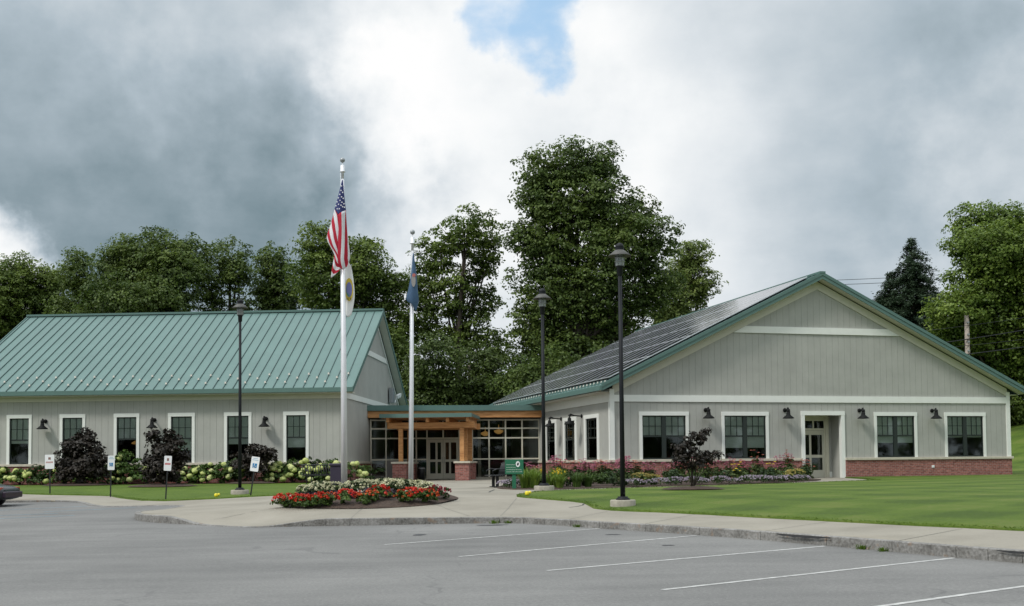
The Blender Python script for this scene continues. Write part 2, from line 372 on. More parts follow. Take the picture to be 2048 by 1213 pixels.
M['hyd2'] = mat('hydrangea_pale_florets', (.48, .52, .22), .8, var=.4, vscale=28, bump=1., bscale=40)
M['tuft'] = leafmat('grass_blades', (.075, .140, .015), (.115, .185, .026), .5)

# ================================================================== helpers
class MB:
    """collects simple solids; build() links them as ONE mesh object"""
    def __init__(s): s.v = []; s.f = []; s.m = []; s.uv = {}; s.sm = []
    def add(s, vs, fs, mi=0, smooth=False):
        o = len(s.v); s.v += [tuple(v) for v in vs]
        for f in fs: s.f.append(tuple(i + o for i in f)); s.m.append(mi); s.sm.append(smooth)
    def box(s, x0, x1, y0, y1, z0, z1, mi=0):
        s.add([(x0, y0, z0), (x1, y0, z0), (x1, y1, z0), (x0, y1, z0), (x0, y0, z1), (x1, y0, z1), (x1, y1, z1), (x0, y1, z1)],
              [(0, 3, 2, 1), (4, 5, 6, 7), (0, 1, 5, 4), (1, 2, 6, 5), (2, 3, 7, 6), (3, 0, 4, 7)], mi); return s
    def prism(s, pts, fn0, fn1, mi=0):
        """polygon pts (a,b) mapped to 3-D twice by fn0 / fn1, with sides"""
        n = len(pts); s.add([fn0(*p) for p in pts] + [fn1(*p) for p in pts],
              [tuple(range(n))[::-1], tuple(range(n, 2 * n))] + [(i, (i + 1) % n, n + (i + 1) % n, n + i) for i in range(n)], mi); return s
    def pv(s, pts, v0, v1, mi=0): return s.prism(pts, lambda a, b: (a, v0, b), lambda a, b: (a, v1, b), mi)      # (u,z) polygon extruded along v
    def pu(s, pts, u0, u1, mi=0): return s.prism(pts, lambda a, b: (u0, a, b), lambda a, b: (u1, a, b), mi)      # (v,z) polygon extruded along u
    def tube(s, path, rad, n=8, mi=0, cap=True):
        P = [Vector(p) for p in path]; rr = rad if isinstance(rad, (list, tuple)) else [rad] * len(P)
        o = len(s.v); 
        for i, p in enumerate(P):
            d = (P[min(i + 1, len(P) - 1)] - P[max(i - 1, 0)]).normalized()
            a = d.orthogonal().normalized() if abs(d.z) > .95 else d.cross(Vector((0, 0, 1))).normalized()
            if abs(d.z) > .95: a = (Vector((1, 0, 0)) - d * d.x).normalized()
            b = d.cross(a)
            for k in range(n):
                q = 2 * math.pi * k / n; s.v.append(tuple(p + (a * math.cos(q) + b * math.sin(q)) * rr[i]))
        for i in range(len(P) - 1):
            for k in range(n):
                k2 = (k + 1) % n; s.f.append((o + i * n + k, o + i * n + k2, o + (i + 1) * n + k2, o + (i + 1) * n + k)); s.m.append(mi); s.sm.append(True)
        if cap:
            s.f.append(tuple(o + k for k in range(n))[::-1]); s.m.append(mi); s.sm.append(False)
            e = o + (len(P) - 1) * n; s.f.append(tuple(e + k for k in range(n))); s.m.append(mi); s.sm.append(False)
        return s
    def lathe(s, prof, n=20, c=(0, 0, 0), mi=0):
        o = len(s.v)
        for r, z in prof:
            for k in range(n):
                q = 2 * math.pi * k / n; s.v.append((c[0] + r * math.cos(q), c[1] + r * math.sin(q), c[2] + z))
        for i in range(len(prof) - 1):
            for k in range(n):
                k2 = (k + 1) % n; s.f.append((o + i * n + k, o + i * n + k2, o + (i + 1) * n + k2, o + (i + 1) * n + k)); s.m.append(mi); s.sm.append(True)
        return s
    def build(s, name, m, parent=None, bevel=0.):
        me = bpy.data.meshes.new(name); me.from_pydata(s.v, [], s.f)
        for mm in (m if isinstance(m, (list, tuple)) else [m]): me.materials.append(mm)
        me.polygons.foreach_set('material_index', s.m); me.polygons.foreach_set('use_smooth', s.sm); me.update()
        return link(name, me, parent, bevel)

def link(name, me, parent=None, bevel=0.):
    o = bpy.data.objects.new(name, me); COL.objects.link(o)
    if parent is not None: o.parent = parent
    if bevel > 0:
        b = o.modifiers.new('bevel', 'BEVEL'); b.width = bevel; b.segments = 2; b.limit_method = 'ANGLE'
    return o

def tag(o, label, cat, group=None, kind=None):
    o['label'] = label; o['category'] = cat
    if group: o['group'] = group
    if kind: o['kind'] = kind
    return o

def empty(name, loc, rz=0., label=None, cat=None, group=None):
    o = bpy.data.objects.new(name, None); COL.objects.link(o); o.location = loc; o.rotation_euler = (0, 0, rz); o.empty_display_size = .3
    if label: tag(o, label, cat, group)
    return o

def structure(o): o['kind'] = 'structure'; return o

def copy_tree(o, parent=None):
    c = o.copy(); COL.objects.link(c); c.parent = parent
    for ch in list(o.children): copy_tree(ch, c)
    return c

# ------------------------------------------------------------------ ground shape
KERB = [(-45, 40.5), (-15.9, 39.2), (-13.5, 36.2), (-12.7, 35.5), (-10.45, 35.2), (-9.95, 32.2), (-10.2, 30.7), (-9.4, 28.6), (-7.45, 26.8), (-6.04, 25.75), (-4.8, 25.75), (-3.7, 25.65),
        (-.3, 25.6), (.7, 24.75), (1.79, 23.25), (3.48, 21.0), (5.09, 18.3), (6.28, 16.0), (6.81, 15.1), (16, -1), (26, -20)]
def catmull(P, k=6):
    out = []
    P = [np.array(p, float) for p in P]
    for i in range(len(P) - 1):
        p0, p1, p2, p3 = P[max(i - 1, 0)], P[i], P[i + 1], P[min(i + 2, len(P) - 1)]
        L = np.linalg.norm(p2 - p1)
        if L > 6: out.append(p1); continue
        m1 = (p2 - p0) * .5; m2 = (p3 - p1) * .5
        m1 *= min(1, L / max(np.linalg.norm(m1), 1e-6)); m2 *= min(1, L / max(np.linalg.norm(m2), 1e-6))
        for j in range(k):
            t = j / k; h = 2 * t**3 - 3 * t**2 + 1, t**3 - 2 * t**2 + t, -2 * t**3 + 3 * t**2, t**3 - t**2
            out.append(h[0] * p1 + h[1] * m1 + h[2] * p2 + h[3] * m2)
    out.append(P[-1]); return [tuple(p) for p in out]
KS = catmull(KERB)
_KA = np.array(KERB, float)
def kdist(x, y):
    p = np.stack([x, y], -1); best = np.full(x.shape, 1e9)
    for a, b in zip(_KA[:-1], _KA[1:]):
        ab = b - a; t = np.clip(((p - a) @ ab) / (ab @ ab), 0, 1)
        best = np.minimum(best, np.linalg.norm(p - a - t[..., None] * ab, axis=-1))
    return best
def sm(a, b, t):
    t = np.clip((t - a) / (b - a), 0, 1); return t * t * (3 - 2 * t)
def lotz(x, y): return EYE - 1.63 + .01 * x + .01 * y + .012 * np.maximum(0, y - 26)
def Gz(x, y):
    x = np.asarray(x, float); y = np.asarray(y, float); d = kdist(x, y)
    z = EYE - 1.25 + np.interp(d, [0, 2.5, 3.2, 6, 9, 25, 35, 60], [0, .10, .15, .30, .35, .40, .43, .43])
    z = z + .10 * sm(-14, -17, x) * sm(34, 38, y) * (1 - sm(0, 5, d))
    for cx, cy, r in ((-6.6, 26.2, 1.3), (-11.8, 35.4, 1.3)):
        w = 1 - sm(r * .6, r * 2., np.hypot(x - cx, y - cy)); z = z * (1 - w) + w * (lotz(x, y) + .01)
    # grassy bank behind the right-hand building
    h = sm(23.5, 36, x) * sm(50, 80, y) * 3.0
    h2 = sm(62, 130, y) * 2.5
    return z + h + h2
def g1(x, y): return float(Gz(np.array([x]), np.array([y]))[0])
def l1(x, y): return float(lotz(np.array([x]), np.array([y]))[0])

def sheet(name, poly, zf, off, m, cell=1.0, box=None, skirt=0.):
    """flat outline draped over the ground: cut along a grid, then lifted vertex by vertex"""
    bm = bmesh.new(); vs = [bm.verts.new((p[0], p[1], 0)) for p in poly]
    for tri in tessellate_polygon([[Vector((p[0], p[1], 0)) for p in poly]]): bm.faces.new([vs[i] for i in tri])
    xs = [p[0] for p in poly]; ys = [p[1] for p in poly]
    bx = box or (min(xs), max(xs), min(ys), max(ys))
    for ax, lo, hi in ((0, bx[0], bx[1]), (1, bx[2], bx[3])):
        k = math.ceil(lo / cell) * cell
        while k < hi:
            co = (k, 0, 0) if ax == 0 else (0, k, 0); no = (1, 0, 0) if ax == 0 else (0, 1, 0)
            bmesh.ops.bisect_plane(bm, geom=bm.verts[:] + bm.edges[:] + bm.faces[:], plane_co=co, plane_no=no, dist=1e-4); k += cell
    bmesh.ops.dissolve_degenerate(bm, dist=1e-4, edges=bm.edges[:])
    A = np.array([v.co[:2] for v in bm.verts]); Z = zf(A[:, 0], A[:, 1]) + off
    for v, z in zip(bm.verts, Z): v.co.z = z
    bmesh.ops.recalc_face_normals(bm, faces=bm.faces[:])
    if sum(f.normal.z for f in bm.faces) < 0: bmesh.ops.reverse_faces(bm, faces=bm.faces[:])
    if skirt:
        ed = [e for e in bm.edges if e.is_boundary]; r = bmesh.ops.extrude_edge_only(bm, edges=ed)
        for v in r['geom']:
            if isinstance(v, bmesh.types.BMVert): v.co.z -= skirt
    for f in bm.faces: f.smooth = True
    me = bpy.data.meshes.new(name); bm.to_mesh(me); bm.free(); me.materials.append(m)
    return link(name, me)

# ================================================================== ground, lot, walks, lawns
gx = np.concatenate([np.linspace(-400, -60, 12), np.arange(-56, 60, 4), np.linspace(64, 400, 12)]); gy = np.concatenate([np.linspace(-120, 36, 14), np.arange(40, 140, 4), np.linspace(150, 900, 10)])
X, Y = np.meshgrid(gx, gy); Z = Gz(X, Y) - .12; Z = np.where(Y < 44, np.minimum(Z, lotz(X, np.maximum(Y, -20)) - .35), Z)
me = bpy.data.meshes.new('ground'); nx = len(gx)
me.from_pydata(np.stack([X, Y, Z], -1).reshape(-1, 3).tolist(), [], [(j * nx + i, j * nx + i + 1, (j + 1) * nx + i + 1, (j + 1) * nx + i) for j in range(len(gy) - 1) for i in range(nx - 1)])
me.materials.append(M['lawn2']); structure(link('ground', me))

lot = sheet('parking_lot', KS + [(30, -60), (-60, -60), (-60, 40.8)], lotz, 0, M['asphalt'], cell=4.0); structure(lot)
walk = sheet('concrete_walk', KS + [(31, -18.5), (10.5, 17.9), (6.6, 24), (8, 36), (15.2, 44.6), (15.7, 51), (15, 60), (-45, 63)], Gz, 0, M['concrete'], cell=1.0, box=(-20, 18, 6, 62), skirt=.05); structure(walk)

# granite kerb stones
def offset_line(P, d):
    P = [np.array(p) for p in P]; out = []
    for i, p in enumerate(P):
        t = P[min(i + 1, len(P) - 1)] - P[max(i - 1, 0)]; t /= np.linalg.norm(t); out.append(p + d * np.array([-t[1], t[0]]))
    return out
kb = MB(); ka = offset_line(KS, -.012); ki = offset_line(KS, .13)
# resample so that joints fall every ~2 m
acc = 0.; seg = []
def kpt(L, i): return L[i]
ring = []
for i in range(len(KS)):
    a, b = ka[i], ki[i]; zt = float(Gz(np.array([KS[i][0]]), np.array([KS[i][1]]))[0]) + .008; zb = l1(*a) - .1
    ring.append([(a[0], a[1], zb), (a[0], a[1], zt - .012), (a[0] + (b[0] - a[0]) * .1, a[1] + (b[1] - a[1]) * .1, zt), (b[0], b[1], zt + .001), (b[0], b[1], zb)])
for i in range(len(ring) - 1):
    p, q = ring[i], ring[i + 1]; L = math.dist(p[1], q[1])
    n = max(1, round(L / 2.1)); 
    for j in range(n):
        P = [tuple(np.array(p[k]) + (np.array(q[k]) - np.array(p[k])) * (j / n)) for k in range(5)]
        Q = [tuple(np.array(p[k]) + (np.array(q[k]) - np.array(p[k])) * ((j + 1) / n - (.012 / (L / n) if (n > 1 or i % 3 == 0) else 0))) for k in range(5)]
        kb.add(P + Q, [(k, k + 1, 5 + k + 1, 5 + k)[::-1] for k in range(4)] + [(0, 1, 2, 3, 4), (9, 8, 7, 6, 5)])
structure(kb.build('kerb', M['granite']))

LAWN_R = [(.11, 31.75), (.12, 31.35), (.28, 31.0), (.6, 30.62), (1.08, 30.03), (1.55, 29.35), (1.80, 28.8), (1.86, 28.2), (1.95, 27.2), (2.3, 26.4), (3.3, 25.15), (4.1, 24.0), (6.11, 20.8), (8.02, 17.75), (19.2, -1), (30, -19),
          (70, -19), (70, 75), (28, 75), (23.9, 54.0), (14.95, 50.7), (14.8, 49.0), (14.5, 45.2), (14.2, 44.4), (12.25, 42.6), (10.5, 41.1), (8.5, 39.75), (6.5, 38.25), (3.43, 36.35), (1.6, 34.95), (.85, 34.2), (.45, 33.4), (.2, 32.4)]
structure(sheet('right_lawn', LAWN_R, Gz, .03, M['lawn'], cell=1.0, box=(0, 45, 0, 74), skirt=.08))
LAWN_L = [(-45, 45.2), (-19.3, 43.4), (-17.4, 42.3), (-14.9, 41.7), (-13.5, 39.4), (-12.4, 37.7), (-11.5, 37.3), (-10.9, 37.4), (-9.8, 37.75), (-8.95, 38.05), (-7.9, 38.2), (-7.0, 38.9), (-6.4, 40.5), (-6.6, 43.9), (-8.6, 46.3), (-8.4, 51.5), (-45, 54.5)]
structure(sheet('left_lawn', LAWN_L, Gz, .03, M['lawn2'], cell=1.0, box=(-30, 0, 30, 60), skirt=.08))
BED_R = [(-.55, 39.2), (-.42, 37.7), (.03, 36.6), (1.29, 36.15), (3.5, 37.9), (6.7, 39.7), (9.8, 41.9), (12.0, 44.6), (12.7, 46.4), (13.0, 50.4), (4.3, 48.2), (1.6, 57.5), (.6, 58), (-.2, 46)]
structure(sheet('planting_bed', BED_R, Gz, .035, M['mulch'], cell=.6, skirt=.06))
BED_L = [(-45, 53.4), (-19, 51.8), (-14.4, 51.4), (-8.6, 51.2), (-8.2, 51.6), (-6.7, 51.7), (-6.6, 54.4), (-7.6, 54.5), (-7.7, 51.95), (-26, 53.2), (-45, 54.5)]
structure(sheet('planting_bed', BED_L, Gz, .05, M['mulch'], cell=.6, box=(-26, -6, 50, 55), skirt=.06))
# round mulched island around the flagpoles
FC = (-3.92, 30.75); FRX, FRY = 2.42, 2.45
def moundz(cx, cy, rx, ry, h):
    def f(x, y):
        q = np.clip(1 - ((x - cx) / rx) ** 2 - ((y - cy) / ry) ** 2, 0, 1); return Gz(x, y) + h * np.sqrt(q) * .999
    return f
FM = moundz(*FC, FRX, FRY, .17)
structure(sheet('mulch_island', [(FC[0] + FRX * math.cos(a) * (1 + .015 * math.sin(5 * a)), FC[1] + FRY * math.sin(a)) for a in np.linspace(0, 2 * math.pi, 64, endpoint=False)], FM, .012, M['mulch'], cell=.25))
for (bx, by, rx, ry) in ((-19.3, 50.0, 1.55, 1.0), (-14.6, 47.0, 1.45, .9), (-11.75, 50.6, 1.1, .6), (5.36, 33.55, .95, .62)):
    structure(sheet('mulch_ring', [(bx + rx * math.cos(a), by + ry * math.sin(a)) for a in np.linspace(0, 2 * math.pi, 28, endpoint=False)], moundz(bx, by, rx * 1.01, ry * 1.01, .10), .04, M['mulch'], cell=.3))

def strip(name, p, q, w, zf, off, m, n=10):
    p = np.array(p, float); q = np.array(q, float); t = (q - p) / np.linalg.norm(q - p); nn = np.array([-t[1], t[0]]) * w / 2; mb = MB()
    for i in range(n):
        a = p + (q - p) * i / n; b = p + (q - p) * (i + 1) / n; V = [a + nn, a - nn, b - nn, b + nn]
        mb.add([(v[0], v[1], float(zf(np.array([v[0]]), np.array([v[1]]))[0]) + off) for v in V], [(0, 1, 2, 3)])
    return mb
for (p, q) in (((-2.30, 20.15), (1.79, 23.2)), ((-.84, 17.58), (3.41, 20.9)), ((.45, 15.3), (5.03, 18.2)), ((1.71, 13.0), (6.22, 15.95)), ((2.9, 10.85), (7.4, 13.8))):
    structure(strip('parking_line', p, q, .085, lotz, .004, M['paintline']).build('parking_line', M['paintline']))
for (p, q) in (((-16.5, 34.2), (-13.6, 36.0)), ((-15.6, 31.6), (-13.1, 32.5)), ((-14.6, 30.3), (-12.2, 31.4)), ((-13.9, 33.4), (-11.6, 34.7))):
    structure(strip('parking_line', p, q, .11, lotz, .004, M['bluepaint']).build('parking_line', M['bluepaint']))
# scored joints of the concrete walks
for (p, q) in (((2.55, 22.3), (3.9, 24.2)), ((4.35, 19.7), (5.9, 21.1)), ((5.8, 17.1), (7.4, 18.6)), ((1.2, 24.3), (2.2, 26.3)), ((-.3, 25.75), (.1, 30.8)), ((-3.7, 25.8), (-3.8, 28.3)),
               ((-2.5, 33.0), (.05, 32.4)), ((-2.6, 38.0), (-.5, 38.2)), ((-7.5, 27.3), (-5.9, 29.3)), ((-9.4, 30.0), (-6.3, 31.0)), ((-1.6, 31.2), (.1, 31.2)), ((-1.0, 26.0), (-2.0, 29.3))):
    structure(strip('pavement_joint', p, q, .018, Gz, .004, M['joint']).build('pavement_joint', M['joint']))
structure(strip('pavement_joint', (-.72, 34.2), (-.60, 36.9), .05, Gz, .005, M['dark'], 4).build('pavement_joint', M['dark']))
jp = [(1.80, 28.65), (1.75, 28.2), (1.6, 27.95), (1.38, 27.8)]
jm = MB()
for a, b in zip(jp[:-1], jp[1:]): s_ = strip('', a, b, .05, Gz, .005, None, 2); jm.add(s_.v, s_.f)
structure(jm.build('pavement_joint', M['dark']))
def patch(cx, cy, rx, ry, seed):
    r_ = random.Random(seed); return [(cx + rx * math.cos(a) * r_.uniform(.6, 1.1), cy + ry * math.sin(a) * r_.uniform(.6, 1.1)) for a in np.linspace(0, 2 * math.pi, 14, endpoint=False)]
for i, (cx, cy, rx, ry) in enumerate(((-1.85, 22.4, .14, .22), (-.45, 24.9, .42, .22), (1.9, 21.5, .16, .12), (2.6, 18.9, .12, .1))):
    structure(sheet('tar_patch', patch(cx, cy, rx, ry, i), lotz, .004, M['tar'], cell=2))
# dark rubbed patches on the kerb face (tyre scuffs)
for (p, q) in (((4.50, 19.25), (5.12, 18.18)), ((6.60, 15.40), (7.6, 13.68))):
    p = np.array(p); q = np.array(q); t = (q - p) / np.linalg.norm(q - p); nn = np.array([-t[1], t[0]]) * -.020; mb = MB(); n = 9
    for i in range(n):
        a = p + (q - p) * i / n + nn; b = p + (q - p) * (i + 1) / n + nn; za = g1(*a) - .004; h0, h1 = .012 + .028 * math.sin(math.pi * i / n) + .012 * (i % 2), .012 + .028 * math.sin(math.pi * (i + 1) / n) + .012 * ((i + 1) % 2)
        mb.add([(a[0], a[1], za - h0), (b[0], b[1], za - h1), (b[0], b[1], za), (a[0], a[1], za)], [(0, 1, 2, 3)])
    structure(mb.build('kerb_scuff', M['tar']))

# ================================================================== buildings
BP, BG, BD = .305, .009, .012     # siding board pitch, groove width, board thickness
def clip_cols(a0, a1, holes, brk=()):
    ks = sorted({a0, a1, *[h[0] for h in holes], *[h[1] for h in holes], *brk}); ks = [k for k in ks if a0 <= k <= a1]; return list(zip(ks[:-1], ks[1:]))
def zints(a, b, z0, z1fn, holes):
    """solid vertical spans of a wall column between a and b; top may slope"""
    hs = sorted([(h[2], h[3]) for h in holes if h[0] <= a + 1e-6 and h[1] >= b - 1e-6]); lo = z0; out = []
    for h0, h1 in hs:
        if h0 > lo + 1e-4: out.append((lo, lo, h0, h0))
        lo = max(lo, h1)
    ta, tb = z1fn(a), z1fn(b)
    if max(ta, tb) > lo + 1e-3: out.append((lo, lo, max(tb, lo), max(ta, lo)))
    return out
def wall(mb, axis, a0, a1, z0, z1fn, out_pos, sign, holes=(), brk=(), thick=.16, boards=True):
    """axis 'u' (runs along u, faces -/+v) or 'v'; out_pos = outer face position, sign = outward direction"""
    ex = mb.pv if axis == 'u' else mb.pu
    bpos = out_pos - sign * BD if boards else out_pos
    for a, b in clip_cols(a0, a1, holes, brk):
        for (q0, q1, q2, q3) in zints(a, b, z0, z1fn, holes): ex([(a, q0), (b, q1), (b, q2), (a, q3)], bpos - sign * thick, bpos)
    if boards:
        k = a0
        while k < a1 - .02:
            e = min(k + BP - BG, a1)
            for a, b in clip_cols(k, e, [h for h in holes if h[1] > k and h[0] < e], [x for x in brk if k < x < e]):
                if b - a < .004: continue
                for (q0, q1, q2, q3) in zints(a, b, z0, z1fn, holes): ex([(a, q0), (b, q1), (b, q2), (a, q3)], bpos + sign * .001, out_pos)
            k += BP

def window_part(parent, axis, a0, a1, z0, z1, pos, sign, units, blind, trim_w=.135, trim_t=.17, deep=False):
    """double-hung window: dark sash frame > white casing, panes, blinds. a = along the wall, pos = outer wall face"""
    def bx(mb, p, q, d0, d1, zz0, zz1):
        lo, hi = sorted((pos + sign * d0, pos + sign * d1))
        (mb.box(p, q, lo, hi, zz0, zz1) if axis == 'u' else mb.box(lo, hi, p, q, zz0, zz1))
    f = MB(); fw = .045
    i0, i1, iz1 = a0 + trim_w, a1 - trim_w, z1 - trim_t
    n = units; mull = .11; uw = (i1 - i0 - (n - 1) * mull) / n
    bx(f, i0, i1, -.09, -.01, iz1 - fw, iz1); bx(f, i0, i1, -.09, -.01, z0, z0 + .06)
    zr = z0 + (iz1 - z0) * .525
    panes = []
    for k in range(n):
        s0 = i0 + k * (uw + mull); s1 = s0 + uw
        bx(f, s0, s0 + fw, -.09, -.01, z0 + .06, iz1 - fw); bx(f, s1 - fw, s1, -.09, -.01, z0 + .06, iz1 - fw)
        bx(f, s0 + fw, s1 - fw, -.085, -.02, zr - .03, zr + .03)
        for j in (1, 2):
            x = s0 + fw + (uw - 2 * fw) * j / 3; bx(f, x - .011, x + .011, -.06, -.03, zr + .03, iz1 - fw)
        zm = zr + .03 + (iz1 - fw - zr - .03) * .5
        w3 = (uw - 2 * fw) / 3
        for j in range(3):
            x = s0 + fw + w3 * j; bx(f, x + (.011 if j else 0), x + w3 - (.011 if j < 2 else 0), -.06, -.03, zm - .011, zm + .011)
        if k < n - 1: bx(f, s1, s1 + mull, -.09, -.004, z0 + .06, iz1 - fw)
        panes.append((s0 + fw, s1 - fw))
    o = f.build('window', M['sash'], parent)
    t = MB()
    bx(t, a0, i0, -.10, .035, z0, iz1); bx(t, i1, a1, -.10, .035, z0, iz1); bx(t, a0 - .01, a1 + .01, -.10, .040, iz1, z1)
    t.build('trim', M['trim'], o)
    for (p, q) in panes:
        g = MB(); bx(g, p, q, -.048, -.044, z0 + .06, iz1 - fw); g.build('pane', M['glass'], o)
        if blind is not None:
            b = MB(); bx(b, p + .005, q - .005, -.085, -.08, blind, iz1 - fw); b.build('blind', M['blind'], o)
    return o

# ---------------------------------------------------------------- right-hand building (gable to the lot)
RB = empty('gabled_building', (4.226, 48.2, 0), R(14.5), 'grey sided gabled building with solar panels and a green metal roof, on the right', 'building')
RW, RL = 19.9, 22.2
RS = .487; RU = RW / 2
def rz_under(u): return 3.98 + RS * (RU - abs(u - RU)) - 0.0        # underside of the roof at the wall plane
rwin_front = [(1.30, 3.59), (5.15, 7.42), (12.71, 14.94), (16.40, 18.61)]
rblind = [1.96, 1.39, 1.58, 1.82]
door_h = (9.02, 11.19)
LZ = .915
front_holes = [(a + .1, b - .1, LZ, 2.9) for a, b in rwin_front] + [(door_h[0] + .1, door_h[1] - .1, 0, 2.9)]
side_w = [(1.49, 3.62), (4.74, 6.89), (7.99, 10.04)]
s = MB()
wall(s, 'u', .0, RW, LZ, lambda u: rz_under(u) - .02, 0, -1, front_holes, brk=(RU,))
wall(s, 'v', .2, RL - .2, LZ, lambda v: 3.96, 0, -1, [(a + .1, b - .1, LZ, 2.87) for a, b in side_w])
wall(s, 'v', .2, RL - .2, -.3, lambda v: 3.96, RW, 1, boards=False)
wall(s, 'u', 0, RW, -.3, lambda u: rz_under(u) - .02, RL, 1, brk=(RU,), boards=False)
# recess of the side door: return walls and ceiling
s.box(door_h[0] - .05, door_h[0] + .08, .19, 1.05, 0, 2.95); s.box(door_h[1] - .08, door_h[1] + .05, .19, 1.05, 0, 2.95); s.box(door_h[0], door_h[1], .19, 1.3, 2.95, 3.0)
s.build('wall', M['siding'], RB)
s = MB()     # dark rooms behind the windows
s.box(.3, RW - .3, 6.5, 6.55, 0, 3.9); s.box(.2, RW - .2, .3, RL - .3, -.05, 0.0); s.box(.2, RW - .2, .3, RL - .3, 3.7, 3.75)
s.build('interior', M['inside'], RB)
b = MB()
for a0, a1 in ((-.06, door_h[0]), (door_h[1], RW + .06)): b.box(a0, a1, -.07, .14, -.35, LZ - .11)
b.box(-.07, .14, .141, RL - .3, -.35, LZ - .11)
b.build('brick_base', M['brick'], RB)
b = MB()
for a0, a1 in ((-.12, door_h[0] - .001), (door_h[1] + .001, RW + .12)): b.box(a0, a1, -.125, .10, LZ - .11, LZ)
b.box(-.125, .10, .101, RL - .3, LZ - .11, LZ)
b.build('stone_ledge', M['ledge'], RB, .008)
t = MB()
t.box(.001, RW, -.045, -.002, 3.41, 3.70)
t.box(-.045, -.002, .10, RL - .2, 3.41, 3.955)
t.build('belt_trim', [M['trim']], RB)
t = MB(); t.box(-.05, .16, -.05, -.001, LZ, 3.41); t.box(-.05, -.001, -.049, .14, LZ, 3.955); t.box(-.05, .16, -.05, -.001, 3.70, 3.95)
t.build('corner_trim', M['trim'], RB); t = MB(); t.box(RW - .16, RW + .05, -.05, -.001, LZ, 3.41); t.box(RW - .14, RW + .05, -.05, -.001, 3.409, 3.95); t.build('corner_trim', M['trim'], RB)
t = MB()       # rake frieze under the roof edge, and the upper band of the gable
fr = .36
def rk(u): return rz_under(u) + .075
t.pv([(.1, rk(.1) - fr), (RU, rk(RU) - fr), (RU, rk(RU)), (.1, rk(.1))], -.04, -.002); t.pv([(RU, rk(RU) - fr), (RW - .1, rk(.1) - fr), (RW - .1, rk(.1)), (RU, rk(RU))], -.04, -.002)
t.build('rake_trim', M['cream'], RB)
t = MB(); uL = (6.81 - 3.98 - .075 + fr) / RS
t.pv([(uL - .62, 6.50), (RW - uL + .62, 6.50), (RW - uL, 6.80), (uL, 6.80)], -.05, -.003); t.build('gable_band', M['trim'], RB)
# roof
OH = .5
def roof_gable(parent, run, L, z_eave_top, slope, ridge_u, v0, v1, eave0, thick=.30, axis='v'):
    pass
zt = 4.10; e0 = -.55; e1 = RW + .55; zr = zt + RS * (RU - e0)
r = MB()
r.pv([(e0, zt - .04), (RU, zr - .04), (RU, zr), (e0, zt)], -OH, RL + OH); r.pv([(RU, zr - .04), (e1, zt - .04), (e1, zt), (RU, zr)], -OH, RL + OH)
roof = r.build('roof', M['roof'], RB)
sm_ = MB(); k = -OH + .1
while k < RL + OH:
    for (ua, ub, za, zb) in ((e0, RU, zt, zr), (e1, RU, zt, zr)):
        sm_.add([(ua, k - .012, za), (ua, k + .012, za), (ub, k + .012, zb), (ub, k - .012, zb), (ua, k - .012, za + .045), (ua, k + .012, za + .045), (ub, k + .012, zb + .045), (ub, k - .012, zb + .045)],
                [(0, 3, 2, 1), (4, 5, 6, 7), (0, 1, 5, 4), (1, 2, 6, 5), (2, 3, 7, 6), (3, 0, 4, 7)])
    k += .46
sm_.build('roof_seams', M['roof'], roof)
f = MB()      # green fascia: rakes and eaves
def band(mb, v0, v1, top, bot, dz=0.):
    mb.pv([(e0 - .02, zt - bot), (RU, zr - bot), (RU, zr - top), (e0 - .02, zt - top)], v0, v1); mb.pv([(RU, zr - bot), (e1 + .02, zt - bot), (e1 + .02, zt - top), (RU, zr - top)], v0, v1)
band(f, -OH - .05, -OH - .002, -.045, .10); band(f, -OH - .025, -OH + .02, .101, .265); band(f, RL + OH, RL + OH + .04, -.045, .265)
for (q, sg) in ((e0, -1), (e1, 1)):
    lo, hi = sorted((q + sg * .015, q + sg * .12)); f.box(lo, hi, -OH - .05, RL + OH, zt - .24, zt - .055)
f.build('fascia', M['fascia'], roof)
f = MB()      # sloped soffit boards under the overhang
band(f, -OH + .021, -.004, .225, .26); f.box(e0 + .0, -.03, .03, RL + OH, zt - .30, zt - .26); f.box(RW + .03, e1, .03, RL + OH, zt - .30, zt - .26)
f.build('soffit', M['cream'], roof)
f = MB(); f.box(RU - .14, RU + .14, -OH - .06, RL + OH, zr - .02, zr + .07); f.build('ridge_cap', M['fascia'], roof)
# solar panels: three fields of six by five
cs = 1 / math.sqrt(1 + RS * RS); sn = RS * cs
pw, ph = 1.155, 2.10; k = 0
pm = bpy.data.meshes.new('solar_panel')
def panel_mesh():
    mb = MB(); h = .04; fwid = .035
    def P(sv, vv, hh): return (sv * cs - hh * sn, vv, sv * sn + hh * cs)
    def slab(s0, s1, v0, v1, h0, h1, mi): mb.add([P(s0, v0, h0), P(s1, v0, h0), P(s1, v1, h0), P(s0, v1, h0), P(s0, v0, h1), P(s1, v0, h1), P(s1, v1, h1), P(s0, v1, h1)],
        [(0, 1, 2, 3), (7, 6, 5, 4), (4, 5, 1, 0), (5, 6, 2, 1), (6, 7, 3, 2), (7, 4, 0, 3)], mi)
    slab(fwid, ph - fwid, fwid, pw - fwid, 0, h - .004, 0)
    slab(0, fwid, 0, pw, 0, h, 1); slab(ph - fwid, ph, 0, pw, 0, h, 1); slab(fwid, ph - fwid, 0, fwid, 0, h, 1); slab(fwid, ph - fwid, pw - fwid, pw, 0, h, 1)
    me = bpy.data.meshes.new('solar_panel'); me.from_pydata(mb.v, [], [f[::-1] for f in mb.f]); me.materials.append(M['solar']); me.materials.append(M['pvframe']); me.polygons.foreach_set('material_index', mb.m)
    uv = me.uv_layers.new()
    for lp in me.loops:
        v = me.vertices[lp.vertex_index].co; uv.data[lp.index].uv = (v.y, v.x / cs)
    me.update(); return me
pme = panel_mesh()
